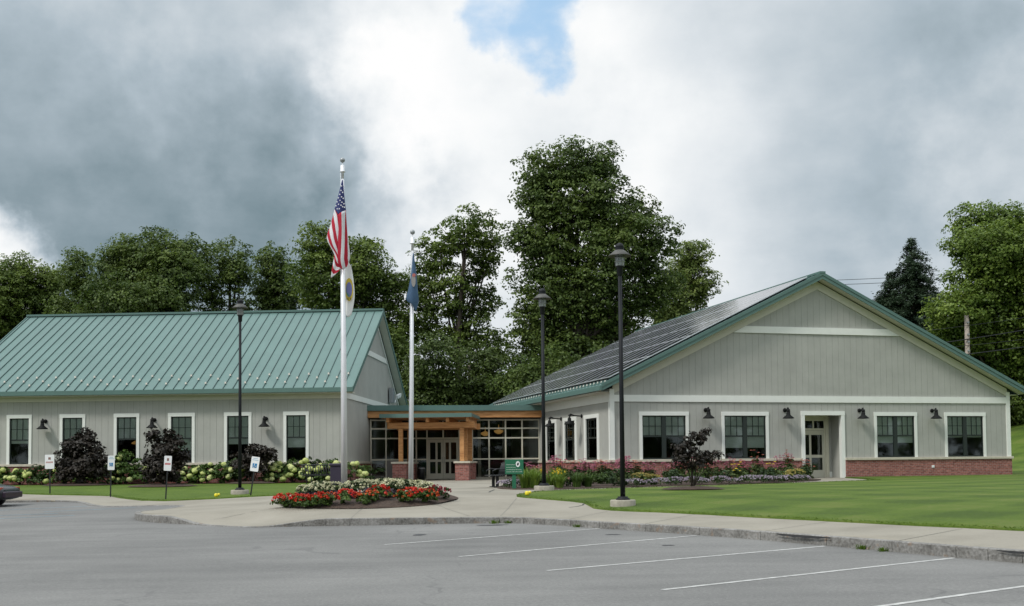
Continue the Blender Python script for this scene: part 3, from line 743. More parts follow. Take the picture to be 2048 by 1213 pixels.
for fld in range(3):
    for c in range(6):
        for q in range(5):
            sl = .55 + q * (ph + .02); v0 = -.15 + fld * 7.12 + c * (pw + .012)
            o = bpy.data.objects.new('solar_panel', pme); COL.objects.link(o); o.parent = roof
            o.location = (e0 + sl * cs - .10 * sn, v0, zt + sl * sn + .10 * cs)
rail = MB()
for fld in range(3):
    v0 = -.15 + fld * 7.12 - .03
    for kk in range(13):
        vv = v0 + .25 + kk * .55; sl = .50
        rail.box(e0 + sl * cs - .03, e0 + sl * cs + .05, vv - .03, vv + .03, zt + sl * sn - .02, zt + sl * sn + .09)
    for q in range(6):
        sl = .70 + q * (ph + .02) * .97; x = e0 + sl * cs; z = zt + sl * sn
        rail.box(x - .02, x + .02, v0, v0 + 7.05, z + .03, z + .085)
rail.build('panel_rail', M['black'], roof)
g = MB(); 
gme = None
for kk in range(46):
    vv = -.3 + kk * .49; sl = .24; x = e0 + sl * cs; z = zt + sl * sn
    if gme is None:
        q = MB(); q.box(-.035, .035, -.045, .045, 0, .035); q.box(-.012, .012, -.04, .04, .035, .10); gme_o = q.build('snow_guard', M['guard'], roof); gme = gme_o.data; gme_o.location = (x, vv, z)
    else:
        o = bpy.data.objects.new('snow_guard', gme); COL.objects.link(o); o.parent = roof; o.location = (x, vv, z)
for (a, b_), bl in zip(rwin_front, rblind): window_part(RB, 'u', a, b_, LZ + .002, 2.985, 0, -1, 2, bl)
for (a, b_) in side_w: window_part(RB, 'v', a, b_, LZ + .002, 2.965, 0, -1, 1, None, trim_w=.28)
# recessed side door with its white casing
t = MB(); d0, d1 = door_h
t.box(d0 - .002, d0 + .17, -.05, .17, 0, 2.84); t.box(d1 - .17, d1 + .002, -.05, .17, 0, 2.84); t.box(d0 - .012, d1 + .012, -.055, .17, 2.84, 3.02)
t.build('door_casing', M['trim'], RB)
t = MB()
def dbox(mb, a, b, z0, z1, y0=1.0, y1=1.05): mb.box(a, b, y0, y1, z0, z1)
# frame with transom (the door fills the left half of the recess, a panel the right)
dl, dr = d0 + .58, d0 + 1.78
dbox(t, d0 + .08, dl, 0, 2.95); dbox(t, dl, dl + .06, 0, 2.62); dbox(t, dr - .06, dr, 0, 2.62); dbox(t, dl + .06, dr - .06, 2.20, 2.28); dbox(t, dl, dr, 2.62, 2.95); dbox(t, (dl + dr) / 2 - .03, (dl + dr) / 2 + .03, 2.28, 2.62)
dbox(t, dr, dr + .16, 0, 2.95, .96, 1.05)
t.build('door_frame', M['alu'], RB)
t = MB(); t.box(dr + .16, d1 - .08, 1.0, 1.05, .28, 2.95); t.build('side_panel', M['siding'], RB)
t = MB(); t.box(dr + .16, d1 - .08, .985, 1.05, 0, .28); t.build('kick_plate', M['trim'], RB)
t = MB(); a, b_ = dl + .065, dr - .065
y0, y1 = 1.005, 1.045; mid = a + (b_ - a) * .34
for (p, q, z0, z1) in ((a, a + .10, .02, 2.19), (b_ - .10, b_, .02, 2.19), (a + .10, b_ - .10, .02, .36), (a + .10, b_ - .10, 1.98, 2.19), (a + .10, b_ - .10, .93, 1.06), (mid - .05, mid + .05, .36, .93), (mid - .05, mid + .05, 1.06, 1.98)): t.box(p, q, y0, y1, z0, z1)
dd = t.build('door', M['door'], RB)
t = MB()
for (p, q, z0, z1) in ((a + .10, mid - .05, .36, .93), (mid + .05, b_ - .10, .36, .93), (a + .10, mid - .05, 1.06, 1.98), (mid + .05, b_ - .10, 1.06, 1.98)): t.box(p, q, 1.02, 1.026, z0, z1)
t.build('pane', M['glass'], dd)
t = MB(); t.tube([(a + .05, .985, .85), (a + .05, .965, .90), (a + .05, .965, 1.15), (a + .05, .985, 1.2)], .014, 6); t.build('handle', M['greymetal'], dd)
t = MB(); t.box(dl + .06, (dl + dr) / 2 - .03, 1.02, 1.026, 2.28, 2.62); t.box((dl + dr) / 2 + .03, dr - .06, 1.02, 1.026, 2.28, 2.62); t.build('transom_pane', M['glass'], RB)
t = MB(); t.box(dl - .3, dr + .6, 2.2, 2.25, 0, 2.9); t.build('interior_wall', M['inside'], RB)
t = MB(); t.box(15.62, 15.75, -.10, -.072, .42, .53); t.box(15.65, 15.72, -.112, -.10, .45, .50); t.build('outlet_cover', M['white'], RB)

# ---------------------------------------------------------------- left-hand building (eaves to the lot)
LB = empty('long_building', (-7.686, 52.0, 0), R(-3.7), 'long grey sided building with a green standing seam metal roof, on the left', 'building')
LL, LW, LSL = 18.6, 14.8, .583
LR = LW / 2
lwins = [(-16.18, -14.97), (-13.61, -12.38), (-11.0, -9.78), (-8.40, -7.13), (-5.73, -4.44), (-2.93, -1.74)]
lblind = [1.93, 1.5, 2.05, 1.55, 1.80, 1.63]
LZL = .955
def lz_under(v): return 4.15 + LSL * (LR - abs(v - LR))
s = MB()
wall(s, 'u', -LL, 0, LZL, lambda u: 4.12, 0, -1, [(a + .08, b - .08, LZL, 3.2) for a, b in lwins])
wall(s, 'v', .2, LW, LZL, lambda v: lz_under(v) - .02, 0, 1, brk=(LR,))
wall(s, 'v', .2, LW, -.3, lambda v: lz_under(v) - .02, -LL, -1, brk=(LR,), boards=False)
wall(s, 'u', -LL, 0, -.3, lambda u: 4.12, LW, 1, boards=False)
s.build('wall', M['siding'], LB)
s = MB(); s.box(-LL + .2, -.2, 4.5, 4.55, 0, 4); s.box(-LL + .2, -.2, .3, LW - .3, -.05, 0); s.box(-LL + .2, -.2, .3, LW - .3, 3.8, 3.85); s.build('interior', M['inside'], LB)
b = MB(); b.box(-LL - .06, .07, -.07, .14, -.35, LZL - .11); b.box(-.13, .07, .141, LW, -.35, LZL - .11); b.build('brick_base', M['brick'], LB)
b = MB(); b.box(-LL - .1, .125, -.125, .10, LZL - .11, LZL); b.box(-.1, .125, .101, LW, LZL - .11, LZL); b.build('stone_ledge', M['ledge'], LB, .008)
t = MB(); t.box(-LL, 0.03, -.045, -.002, 3.88, 4.12); t.build('eave_frieze', M['cream'], LB)
t = MB(); t.box(.002, .045, -.045, LW, 3.88, 4.14); t.build('belt_trim', M['trim'], LB)
t = MB(); t.box(-.14, .045, -.044, -.001, LZL, 3.88); t.box(.001, .045, -.043, .14, LZL, 3.88); t.build('corner_trim', M['siding'], LB)
t = MB(); fr2 = .16
def lk(v): return lz_under(v) + .10
t.pu([(.0, lk(0) - fr2), (LR, lk(LR) - fr2), (LR, lk(LR)), (.0, lk(0))], .002, .045); t.pu([(LR, lk(LR) - fr2), (LW, lk(0) - fr2), (LW, lk(0)), (LR, lk(LR))], .002, .045)
t.build('rake_trim', M['trim'], LB)
t = MB(); v6 = (6.65 - 4.15 + .19) / LSL; t.pu([(v6 - .45, 6.38), (LW - v6 + .45, 6.38), (LW - v6, 6.65), (v6, 6.65)], .003, .055); t.build('gable_band', M['trim'], LB)
zt2 = 4.36; q0 = -.5; q1 = LW + .5; zr2 = zt2 + LSL * (LR - q0); uo0, uo1 = -LL - .35, .42
r = MB(); r.pu([(q0, zt2 - .04), (LR, zr2 - .04), (LR, zr2), (q0, zt2)], uo0, uo1); r.pu([(LR, zr2 - .04), (q1, zt2 - .04), (q1, zt2), (LR, zr2)], uo0, uo1)
lroof = r.build('roof', M['roof'], LB)
sm_ = MB(); seams = []; k = uo1 - .42
while k > uo0 + .1:
    seams.append(k)
    for (va, vb, za, zb) in ((q0 - .02, LR, zt2 - .01, zr2),):
        sm_.add([(k - .010, va, za), (k + .010, va, za), (k + .010, vb, zb), (k - .010, vb, zb), (k - .010, va, za + .045), (k + .010, va, za + .045), (k + .010, vb, zb + .045), (k - .010, vb, zb + .045)],
                [(0, 1, 2, 3), (7, 6, 5, 4), (4, 5, 1, 0), (5, 6, 2, 1), (6, 7, 3, 2), (7, 4, 0, 3)])
    k -= .47
sm_.build('roof_seams', M['seam'], lroof)
f = MB(); f.box(uo0, uo1 + .03, q0 - .10, q0 - .012, zt2 - .21, zt2 - .015)
for v0_, v1_, s0_, s1_ in ((q0 - .03, LR, zt2, zr2), (q1 + .03, LR, zt2, zr2)):
    f.pu([(v0_, s0_ - .22), (v1_, s1_ - .22), (v1_, s1_ + .045), (v0_, s0_ + .045)], uo1 + .002, uo1 + .04); f.pu([(v0_, s0_ - .22), (v1_, s1_ - .22), (v1_, s1_ + .045), (v0_, s0_ + .045)], uo0 - .04, uo0 - .002)
f.build('fascia', M['fascia'], lroof)
f = MB(); f.box(uo0, uo1, q0 + .0, -.03, zt2 - .26, zt2 - .215)
for v0_, v1_, s0_, s1_ in ((q0, LR, zt2, zr2), (q1, LR, zt2, zr2)): f.pu([(v0_, s0_ - .235), (v1_, s1_ - .235), (v1_, s1_ - .20), (v0_, s0_ - .20)], .046, uo1)
f.build('soffit', M['cream'], lroof)
f = MB(); f.box(uo0 - .04, uo1 + .04, LR - .17, LR + .17, zr2 - .03, zr2 + .075); f.build('ridge_cap', M['fascia'], lroof)
c2 = 1 / math.sqrt(1 + LSL * LSL); s2 = LSL * c2
q = MB(); q.box(-.04, .04, -.04, .04, 0, .03); q.box(-.034, .034, -.012, .012, .03, .09); gd = None
ng = 0
for i, k in enumerate(seams):
    for row in ((.42, 1.25) if i % 2 == 0 else (.85,)):
        if ng >= 96: break
        y_, z_ = q0 + row * c2, zt2 + row * s2 + .05
        if gd is None: o = q.build('snow_guard', M['guard'], lroof); gd = o.data
        else: o = bpy.data.objects.new('snow_guard', gd); COL.objects.link(o); o.parent = lroof
        o.location = (k, y_, z_); ng += 1
for (a, b_), bl in zip(lwins, lblind): window_part(LB, 'u', a, b_, LZL + .002, 3.29, 0, -1, 1, bl)
t = MB()       # warm pendant glowing inside the third window
t.lathe([(.02, .12), (.20, .02), (.22, -.04), (.05, -.07), (0, -.07)], 14, (-10.42, 1.2, 1.93)); t.build('pendant_lamp', M['warm'], LB)
t = MB(); t.lathe([(.02, .12), (.20, .02), (.22, -.04), (.05, -.07), (0, -.07)], 14, (-15.6, 2.0, 1.83)); t.build('pendant_lamp', mat('unlit_pendant', (.25, .17, .06), .5), LB)

# small things on the gable of the left building
def at_l(u, v, z): return LB.matrix_basis @ Vector((u, v, z))
def lb_loc(u, v, z):
    c, s_ = math.cos(R(-3.7)), math.sin(R(-3.7)); return (-7.686 + u * c - v * s_, 52 + u * s_ + v * c, z)
def rb_loc(u, v, z):
    c, s_ = math.cos(R(14.5)), math.sin(R(14.5)); return (4.226 + u * c - v * s_, 48.2 + u * s_ + v * c, z)
e = empty('utility_box', lb_loc(.06, 11.4, 4.25), R(-3.7), 'grey electrical box high on the left building gable wall, beside a floodlight', 'utility box')
t = MB(); t.box(0, .22, -.28, .28, 0, .85); t.build('housing', M['greymetal'], e, .02)
t = MB(); t.box(.221, .235, -.24, .24, .06, .79); t.build('cover', mat('box_cover', (.20, .23, .25), .5), e)
e = empty('floodlight', lb_loc(.06, 12.3, 4.25), R(-3.7), 'white double headed floodlight beside the grey electrical box on the left gable', 'floodlight')
t = MB(); t.tube([(0, 0, .05), (.14, .1, .1), (.18, .25, .45)], .05, 8); t.build('bracket', M['white'], e)
for dy, dz in ((.0, .45), (.62, .55)):
    t = MB(); t.tube([(.16, .3, .45), (.18, dy + .1, dz)], .035, 6); t.tube([(.18, dy + .08, dz), (.36, dy + .05, dz - .04)], [.07, .14], 12); t.build('lamp_head', M['white'], e)

# ---------------------------------------------------------------- glazed entrance link between the two
EL0 = Vector((-7.30, 57.7)); EL1 = Vector((1.46, 58.95)); ELYAW = math.atan2(EL1.y - EL0.y, EL1.x - EL0.x); ELEN = (EL1 - EL0).length
EB = empty('entrance_link', (EL0.x, EL0.y, 0), ELYAW, 'low glass fronted entrance link with an orange timber beam between the two buildings', 'building')
def epx(px):      # position along the glass wall seen at a photo column (used only to space the mullions)
    a = (px - 1024) / 2250; c, s_ = math.cos(ELYAW), math.sin(ELYAW); return (a * EL0.y - EL0.x) / (c - a * s_)
rows = [.0, 1.03, 2.12, 2.62, 3.06]
cols = [epx(p) for p in (740, 771.5, 801, 832, 853.5, 918, 944, 977.4, 1010.5, 1043.5, 1073)]
cols[0] = .05; cols[-1] = ELEN - .06
fm = MB(); w = .035
for i, c_ in enumerate(cols): fm.box(c_ - w, c_ + w, -.05, .05, .0, 3.12)
dz0 = 4          # the double door sits between column 4 and 5
for i in range(len(cols) - 1):
    a, b_ = cols[i] + w, cols[i + 1] - w
    for zz in rows:
        if i == dz0 and zz < 2.0: continue
        fm.box(a, b_, -.048, .048, max(zz - w, 0), zz + w)
dm = (cols[4] + cols[5]) / 2
fm.box(dm - w, dm + w, -.049, .049, 2.12 + w, 3.06 - w)
fm.build('storefront_frame', M['alu'], EB)
gl = MB()
for i in range(len(cols) - 1):
    a, b_ = cols[i] + w, cols[i + 1] - w
    for z0, z1 in zip(rows[:-1], rows[1:]):
        if i == dz0 and z0 < 2.0: continue
        if i in (1, 2) and z0 < .5: continue
        gl.box(a, b_, -.006, .006, z0 + w, z1 - w)
gl.build('glazing', M['glass'], EB)
t = MB()
for i in (1, 2): t.box(cols[i] + w, cols[i + 1] - w, -.04, .02, rows[0] + w, rows[1] - w)
t.build('infill_panel', mat('grey_panel', (.20, .19, .175), .7, var=.06), EB)
for side in (0, 1):
    a, b_ = (cols[4] + w + .01, dm - .006) if side == 0 else (dm + .006, cols[5] - w - .01)
    t = MB(); st = .11
    md = (a + b_) / 2 + (.05 if side == 0 else -.05)
    for (p, q_, z0, z1) in ((a, a + st, .02, 2.07), (b_ - st, b_, .02, 2.07), (a + st, b_ - st, .02, .30), (a + st, b_ - st, 1.90, 2.07), (a + st, b_ - st, .90, 1.02), (md - .05, md + .05, .30, .90), (md - .05, md + .05, 1.02, 1.90)): t.box(p, q_, -.03, .03, z0, z1)
    dd = t.build('door', M['door'], EB)
    t = MB()
    for (p, q_, z0, z1) in ((a + st, md - .05, .30, .90), (md + .05, b_ - st, .30, .90), (a + st, md - .05, 1.02, 1.90), (md + .05, b_ - st, 1.02, 1.90)): t.box(p, q_, -.005, .005, z0, z1)
    t.build('pane', M['glass'], dd)
    hx = b_ - .055 if side == 0 else a + .055
    t = MB(); t.tube([(hx, -.03, .82), (hx, -.08, .86), (hx, -.08, 1.1), (hx, -.03, 1.14)], .013, 6); t.build('handle', M['greymetal'], dd)
t = MB(); t.box(-.6, ELEN + .1, -.50, -.22, 3.17, 3.52); t.build('timber_beam', M['wood'], EB, .01)
t = MB(); t.box(-.55, ELEN + .05, -.62, -.52, 3.521, 3.80); t.box(-.55, ELEN + .05, -.519, .4, 3.70, 3.80); t.build('roof_fascia', M['fascia'], EB)
t = MB(); t.box(-.3, ELEN + .3, -.51, 9.0, 3.53, 3.69); t.build('roof', M['roof'], EB)
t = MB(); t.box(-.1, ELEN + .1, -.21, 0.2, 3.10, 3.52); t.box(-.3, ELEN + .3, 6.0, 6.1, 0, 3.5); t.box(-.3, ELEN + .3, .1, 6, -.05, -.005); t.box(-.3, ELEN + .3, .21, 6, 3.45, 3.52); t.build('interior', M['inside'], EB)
t = MB(); t.box(ELEN - .05, ELEN + .55, -.1, .1, 0, 3.15); t.build('end_panel', M['siding'], EB)
t = MB(); t.box(cols[5] + .05, ELEN, -.30, -.06, -.1, .10); t.build('sill', M['base'], EB)
for (x, y_, z_) in ((epx(1003), 1.2, 2.50), (epx(981), 2.4, 2.42)):
    t = MB(); t.lathe([(.015, .35), (.02, .12), (.26, .03), (.22, -.06), (.08, -.14), (0, -.15)], 16, (x, y_, z_)); t.build('pendant_lamp', M['warm'], EB)
# bare trunk-like columns seen inside
t = MB(); t.box(epx(964), epx(964) + .16, 2.0, 2.16, 0, 3.3); t.box(epx(1020), epx(1020) + .13, 3, 3.13, 0, 3.3); t.build('interior_column', mat('inner_column', (.30, .26, .2), .7), EB)
t = MB(); t.box(-.62, -.50, -.62, -.50, 2.95, 3.95); t.build('downspout_trim', M['cream'], EB)

# porch on brick piers in front of the doors
PY = R(-4.0)
PB = empty('entrance_porch', (-5.45, 54.75, 0), PY, 'timber entrance porch on red brick piers with a thin green metal roof', 'porch')
PWD, PDP = 3.05, 2.75
for (cx, cy) in ((0, 0), (PWD, 0), (0, PDP), (PWD, PDP)):
    t = MB(); t.box(cx - .335, cx + .335, cy - .335, cy + .335, -.25, .82); p_ = t.build('brick_pier', M['brick'], PB)
    t = MB(); t.box(cx - .40, cx + .40, cy - .40, cy + .40, .821, .92); t.build('cap_stone', M['ledge'], p_, .01)
for (cx, cy) in ((.03, 0), (0.02, PDP), (PWD - .02, -.05), (PWD + .07, .62), (PWD + .07, PDP)):
    t = MB(); t.box(cx - .105, cx + .105, cy - .105, cy + .105, .921, 2.52); t.build('post', M['wood'], PB, .008)
t = MB(); t.box(-.62, PWD + .58, -.12, .12, 2.525, 2.82); t.build('front_beam', M['wood'], PB, .01)
t = MB(); t.box(-.62, PWD + .58, PDP - .12, PDP + .12, 2.525, 2.82); t.build('rear_beam', M['wood'], PB, .01)
for cx in (0, PWD + .35): 
    t = MB(); t.box(cx - .09, cx + .09, .121, PDP - .121, 2.56, 2.80); t.build('side_beam', M['wood'], PB)
for cx in (-.52, 1.40, 2.38, PWD + .30):
    t = MB(); t.box(cx - .075, cx + .075, -.55, PDP + .4, 2.822, 3.03); t.build('rafter', M['wood'], PB, .008)
t = MB(); t.box(-.85, PWD + .50, -.75, PDP + .5, 3.032, 3.055); t.build('roof_deck', M['wood'], PB)
t = MB(); t.box(-.88, PWD + .53, -.79, -.751, 3.03, 3.22); t.box(-.88, PWD + .53, -.75, PDP + .5, 3.06, 3.215); t.build('roof', M['fascia'], PB)

# ================================================================== wall lamps (gooseneck barn lights)
def barn_lamp(loc, rz, arm, label, group):
    """hangs on a wall; local -Y points out of the wall"""
    e = empty('wall_lamp', loc, rz, label, 'wall lamp', group); e.scale = (.92, .92, .92)
    t = MB(); t.lathe([(0, 0), (.10, 0), (.10, .04), (.06, .06), (0, .06)], 14); 
    m_ = MB(); m_.v = [(x, -z, y) for x, y, z in t.v]; m_.f = [f for f in t.f]; m_.m = t.m; m_.sm = t.sm
    m_.build('mount', M['lampblk'], e)
    t = MB(); t.tube([(0, -.05, 0), (0, -arm * .6, .02), (0, -arm * .9, .07), (0, -arm, .02), (0, -arm, -.12)], [.03, .03, .06, .085, .085], 10); t.build('arm', M['lampblk'], e)
    t = MB(); t.lathe([(.05, .06), (.085, .03), (.095, -.06), (.10, -.11), (.13, -.135), (.272, -.255), (.275, -.285), (.262, -.28), (.12, -.15), (.05, -.14)], 22, (0, -arm, -.13)); t.build('shade', M['lampblk'], e)
    return e
WL = 'black barn lamps on the building walls'
names_r = ['black barn lamp left of the second front window of the right building', 'black barn lamp between the second window and the recessed side door', 'black barn lamp right of the recessed side door', 'black barn lamp between the two rightmost windows of the right building']
for u, n_ in zip((4.40, 8.23, 11.97, 15.75), names_r): barn_lamp(rb_loc(u, -.002, 3.06), R(14.5), .36, n_, WL)
for v, n_ in zip((3.95, 7.2), ('long armed black barn lamp on the right building side wall, nearer the corner', 'long armed black barn lamp on the right building side wall, nearer the entrance')): barn_lamp(rb_loc(-.002, v, 2.95), R(14.5 - 90), .66, n_, WL)
for u, n_ in zip((-14.30, -9.05, -3.75), ('black barn lamp between the two leftmost windows of the left building', 'black barn lamp half hidden above the middle dark shrub', 'black barn lamp left of the last window beside the flagpole')): barn_lamp(lb_loc(u, -.002, 2.97), R(-3.7), .36, n_, WL)

# ================================================================== lamp posts
def lamp_post(x, y, H, yoff, label, r0=.085):
    z = g1(x, y)
    e = empty('lamp_post', (x, y, z), 0, label, 'lamp post', 'tall black lamp posts')
    t = MB(); t.lathe([(.31, -.1), (.31, .15), (.295, .17), (0, .17)], 24); t.build('concrete_base', M['base'], e)
    t = MB(); t.lathe([(0, .17), (.17, .17), (.17, .20), (.125, .22), (.125, .25), (0, .25)], 18); t.build('base_plate', M['post'], e)
    t = MB(); t.tube([(0, 0, .2), (0, 0, H - .75)], [.062, .045], 14); t.build('pole', M['post'], e)
    t = MB(); t.lathe([(0.048, H - .80), (.070, H - .78), (.075, H - .60), (.10, H - .58), (.10, H - .56), (0, H - .56)], 16); t.build('collar', M['post'], e)
    t = MB(); t.lathe([(.098, H - .56), (.098, H - .24)], 16); t.lathe([(0, H - .24), (.098, H - .24)], 16); t.build('lens', M['lens'], e)
    t = MB()
    for k in range(6):
        a = k * math.pi / 3; t.tube([(.104 * math.cos(a), .104 * math.sin(a), H - .57), (.104 * math.cos(a), .104 * math.sin(a), H - .22)], .011, 5)
    for zz in (H - .47, H - .38, H - .29): t.lathe([(.098, zz), (.125, zz + .01), (.125, zz + .02), (.098, zz + .022)], 16)
    t.build('cage', M['greymetal'], e)
    t = MB(); t.lathe([(.09, H - .19), (.10, H - .20), (.285, H - .325), (.288, H - .318), (.11, H - .175), (.09, H - .17)], 26); t.build('lamp_shade', mat('grey_lamp_shade', (.075, .075, .068), .6), e)
    t = MB(); t.lathe([(.105, H - .17), (.105, H - .10), (.11, H - .09), (.08, H - .03), (.03, H), (0, H)], 16); t.build('cap', M['post'], e)
    return e
lamp_post(2.66, 27.25, 6.42, 0, 'tall black lamp post on the near lawn edge, in front of the right building corner')
lamp_post(.965, 34.55, 6.25, 0, 'tall black lamp post by the yellow-green daylilies and the green sign')
lp = lamp_post(-9.5, 39.25, 6.85, 0, 'tall black lamp post in front of the left building, beside a white sign')

# ================================================================== flagpoles and flags
def flagpole(x, y, top, lean, r0, label):
    zb = float(FM(np.array([x]), np.array([y]))[0])
    e = empty('flagpole', (x, y, zb), 0, label, 'flagpole', 'silver flagpoles in the flower island'); H = top - zb
    e.rotation_euler = (0, math.atan(lean / H), 0)
    t = MB(); t.tube([(0, 0, -.1), (0, 0, H * .35), (0, 0, H - .62)], [r0, r0 * .92, r0 * .5], 18); t.build('pole', M['silver'], e)
    t = MB(); t.lathe([(r0 * 1.0, 0), (r0 * 1.5, .01), (r0 * 1.5, .05), (r0, .08)], 18); t.build('flash_collar', M['silver'], e)
    t = MB(); t.lathe([(0, H - .62), (.035, H - .62), (.035, H - .42), (.082, H - .41), (.082, H - .40), (.062, H - .385), (.062, H - .24), (.05, H - .22), (.014, H - .21), (.012, H - .10), (0, H - .10)], 18); t.build('truck', M['silver'], e)
    t = MB(); t.lathe([(.072 * math.sin(a), H - .072 - .072 * math.cos(a)) for a in np.linspace(0, math.pi, 11)], 18); t.build('ball_finial', M['greymetal'], e)
    t = MB(); t.tube([(-r0 * .8, -.05, .9), (-r0 * .7, -.055, H * .5), (-.05, -.05, H - .45)], .006, 5); t.build('halyard', M['white'], e)
    return e, H
P1 = (-4.645, 31.1); P2 = (-2.93, 32.4)
p1, H1 = flagpole(*P1, 9.40, -.03, .088, 'taller silver flagpole carrying the striped flag, left in the flower island')
p2, H2 = flagpole(*P2, 7.62, .09, .072, 'shorter silver flagpole with a limp blue flag, right in the flower island')

FP = bpy.data.materials.new('striped_flag_cloth'); FP.use_nodes = True
def clothmat(name, colfn):
    m = bpy.data.materials.new(name); m.use_nodes = True; t = m.node_tree; b = t.nodes['Principled BSDF']; b.inputs['Roughness'].default_value = .8
    uv = N(t, 'ShaderNodeTexCoord').outputs['UV']; s_ = N(t, 'ShaderNodeSeparateXYZ'); t.links.new(uv, s_.inputs[0]); col = colfn(t, s_.outputs[0], s_.outputs[1])
    t.links.new(col, b.inputs['Base Color'])
    tr = N(t, 'ShaderNodeBsdfTranslucent'); t.links.new(col, tr.inputs[0]); mx = N(t, 'ShaderNodeMixShader'); mx.inputs[0].default_value = .3
    t.links.new(b.outputs[0], mx.inputs[1]); t.links.new(tr.outputs[0], mx.inputs[2]); t.links.new(mx.outputs[0], t.nodes['Material Output'].inputs[0]); return m
def stripecol(t, u, v):
    k = math_n(t, 'GREATER_THAN', math_n(t, 'FRACT', math_n(t, 'MULTIPLY', v, .5)), .5)
    mx = N(t, 'ShaderNodeMix'); mx.data_type = 'RGBA'; t.links.new(k, mx.inputs[0]); mx.inputs[6].default_value = (.50, .018, .045, 1); mx.inputs[7].default_value = (.78, .78, .80, 1); return mx.outputs[2]
M['stripes'] = clothmat('red_white_striped_cloth', stripecol)
M['canton'] = mat('navy_cloth', (.022, .032, .13), .8)
M['flagwhite'] = mat('white_flag_cloth', (.80, .80, .78), .8)
M['flagblue'] = mat('steel_blue_cloth', (.050, .105, .19), .8, var=.12, vscale=6)

def cloth(name, cols_, m, parent, px0, py0, sc, x0, y0, z0, uv=None, sub=5, wav=.03, dep=0.):
    """cols_: list of columns, each a list of (px,py[,depth]) control points top->bottom in photo pixels relative to an anchor; smooth grid"""
    C = np.array([[(p[0], p[1], p[2] if len(p) > 2 else 0.) for p in c] for c in cols_], float); U = None if uv is None else np.array(uv, float)
    nc, nr = C.shape[:2]
    def interp(A, n):    # catmull along axis 0
        k = A.shape[0]; out = []
        for i in range(k - 1):
            p0, p1_, p2_, p3 = A[max(i - 1, 0)], A[i], A[i + 1], A[min(i + 2, k - 1)]
            for j in range(n):
                q = j / n; out.append(.5 * (2 * p1_ + (p2_ - p0) * q + (2 * p0 - 5 * p1_ + 4 * p2_ - p3) * q * q + (3 * p1_ - p0 - 3 * p2_ + p3) * q ** 3))
        out.append(A[-1]); return np.array(out)
    def lin(A, n):
        k = A.shape[0]; out = [A[i] + (A[i + 1] - A[i]) * j / n for i in range(k - 1) for j in range(n)]; out.append(A[-1]); return np.array(out)
    G = interp(C, sub); G = np.swapaxes(interp(np.swapaxes(G, 0, 1), sub), 0, 1)
    a, b_ = G.shape[:2]; V = []
    for i in range(a):
        for j in range(b_):
            V.append((x0 + (G[i, j, 0] - px0) / sc, y0 + dep + G[i, j, 2] + wav * math.sin(i * .9 + j * .35) * (j / b_), z0 - (G[i, j, 1] - py0) / sc))
    F = [(i * b_ + j, i * b_ + j + 1, (i + 1) * b_ + j + 1, (i + 1) * b_ + j) for i in range(a - 1) for j in range(b_ - 1)]
    me = bpy.data.meshes.new(name); me.from_pydata(V, [], F); me.materials.append(m)
    for p in me.polygons: p.use_smooth = True
    if U is not None:
        UU = lin(U, sub); UU = np.swapaxes(lin(np.swapaxes(UU, 0, 1), sub), 0, 1); L = me.uv_layers.new()
        for lp in me.loops:
            i, j = divmod(lp.vertex_index, b_); L.data[lp.index].uv = (0, UU[i, j])
    o = link(name, me, parent); s_ = o.modifiers.new('thickness', 'SOLIDIFY'); s_.thickness = .004; return o
SC1 = 2250 / 31.1; FZ1 = EYE + (927.8 - 357) / SC1
fl = empty('striped_flag', (P1[0], P1[1], FZ1), 0, 'limp star spangled red and white striped flag hanging from the taller flagpole', 'flag')
A1 = dict(px0=686, py0=357, sc=SC1, x0=0, y0=0, z0=0)
cloth('canton', [[(684.3, 357), (679, 378), (674, 398), (669, 416)], [(685, 357), (682.5, 380, -.05), (680.5, 404, -.08), (679, 429, -.09)], [(686, 357), (688, 380, .0), (690, 402, .01), (692, 420, .02)]], M['canton'], fl, dep=-.12, wav=.012, **A1)
st = MB()
def star(cx, cy, r_):
    n = 10; pts = []
    for k in range(n):
        a = math.pi / 2 + k * math.pi / 5; q = r_ if k % 2 == 0 else r_ * .42; pts.append((cx + q * math.cos(a), cy + q * math.sin(a)))
    st.pv(pts, -.262, -.256)
for (sx, sy) in ((684.5, 372), (683.5, 381), (686.8, 385), (681, 389), (684.5, 394), (678.2, 396), (688, 397), (681.5, 401), (685.5, 405), (675.5, 404), (678.5, 409), (683.5, 411), (689.6, 408), (673.5, 412), (680, 418), (687, 414), (676, 418), (690.6, 415)): star((sx - 686) / SC1, -(sy - 357) / SC1, .026)
st.build('stars', M['white'], fl)
cloth('left_fold', [[(669, 416), (661, 446), (653, 474), (662, 496), (667.5, 508), (664, 532), (661, 556)], [(675, 424, -.05), (669, 456, -.09), (663, 486, -.1), (669, 506, -.05), (671, 518, -.05), (669, 537), (668, 550)], [(683, 428, -.08), (680, 460, -.09), (677, 490, -.09), (677.5, 510, -.08), (678, 522, -.08), (679, 532), (681, 538)]],
      M['stripes'], fl, uv=[[1.0, 3.4, 5.6, 6.2, 6.6, 8.4, 10.2], [.6, 2.4, 4.4, 5.6, 6.2, 7.8, 9.6], [-.6, .6, 2.0, 3.4, 4.6, 6.6, 8.4]], dep=-.10, wav=.012, **A1)
cloth('right_fold', [[(678, 428, -.06), (678, 460, -.08), (676.5, 490, -.08), (676.5, 524, -.06), (680, 536)], [(685, 424, -.1), (686, 460, -.1), (686, 490, -.1), (684, 520, -.08), (686, 539)], [(692, 419, .02), (694.5, 460, .02), (698, 490, .03), (700, 515, .03), (694, 533)]],
      M['stripes'], fl, uv=[[.02] * 5, [1.1, 1.15, 1.25, 1.2, 1.1], [2.1, 3.0, 3.7, 3.9, 2.6]], dep=-.15, wav=.01, **A1)
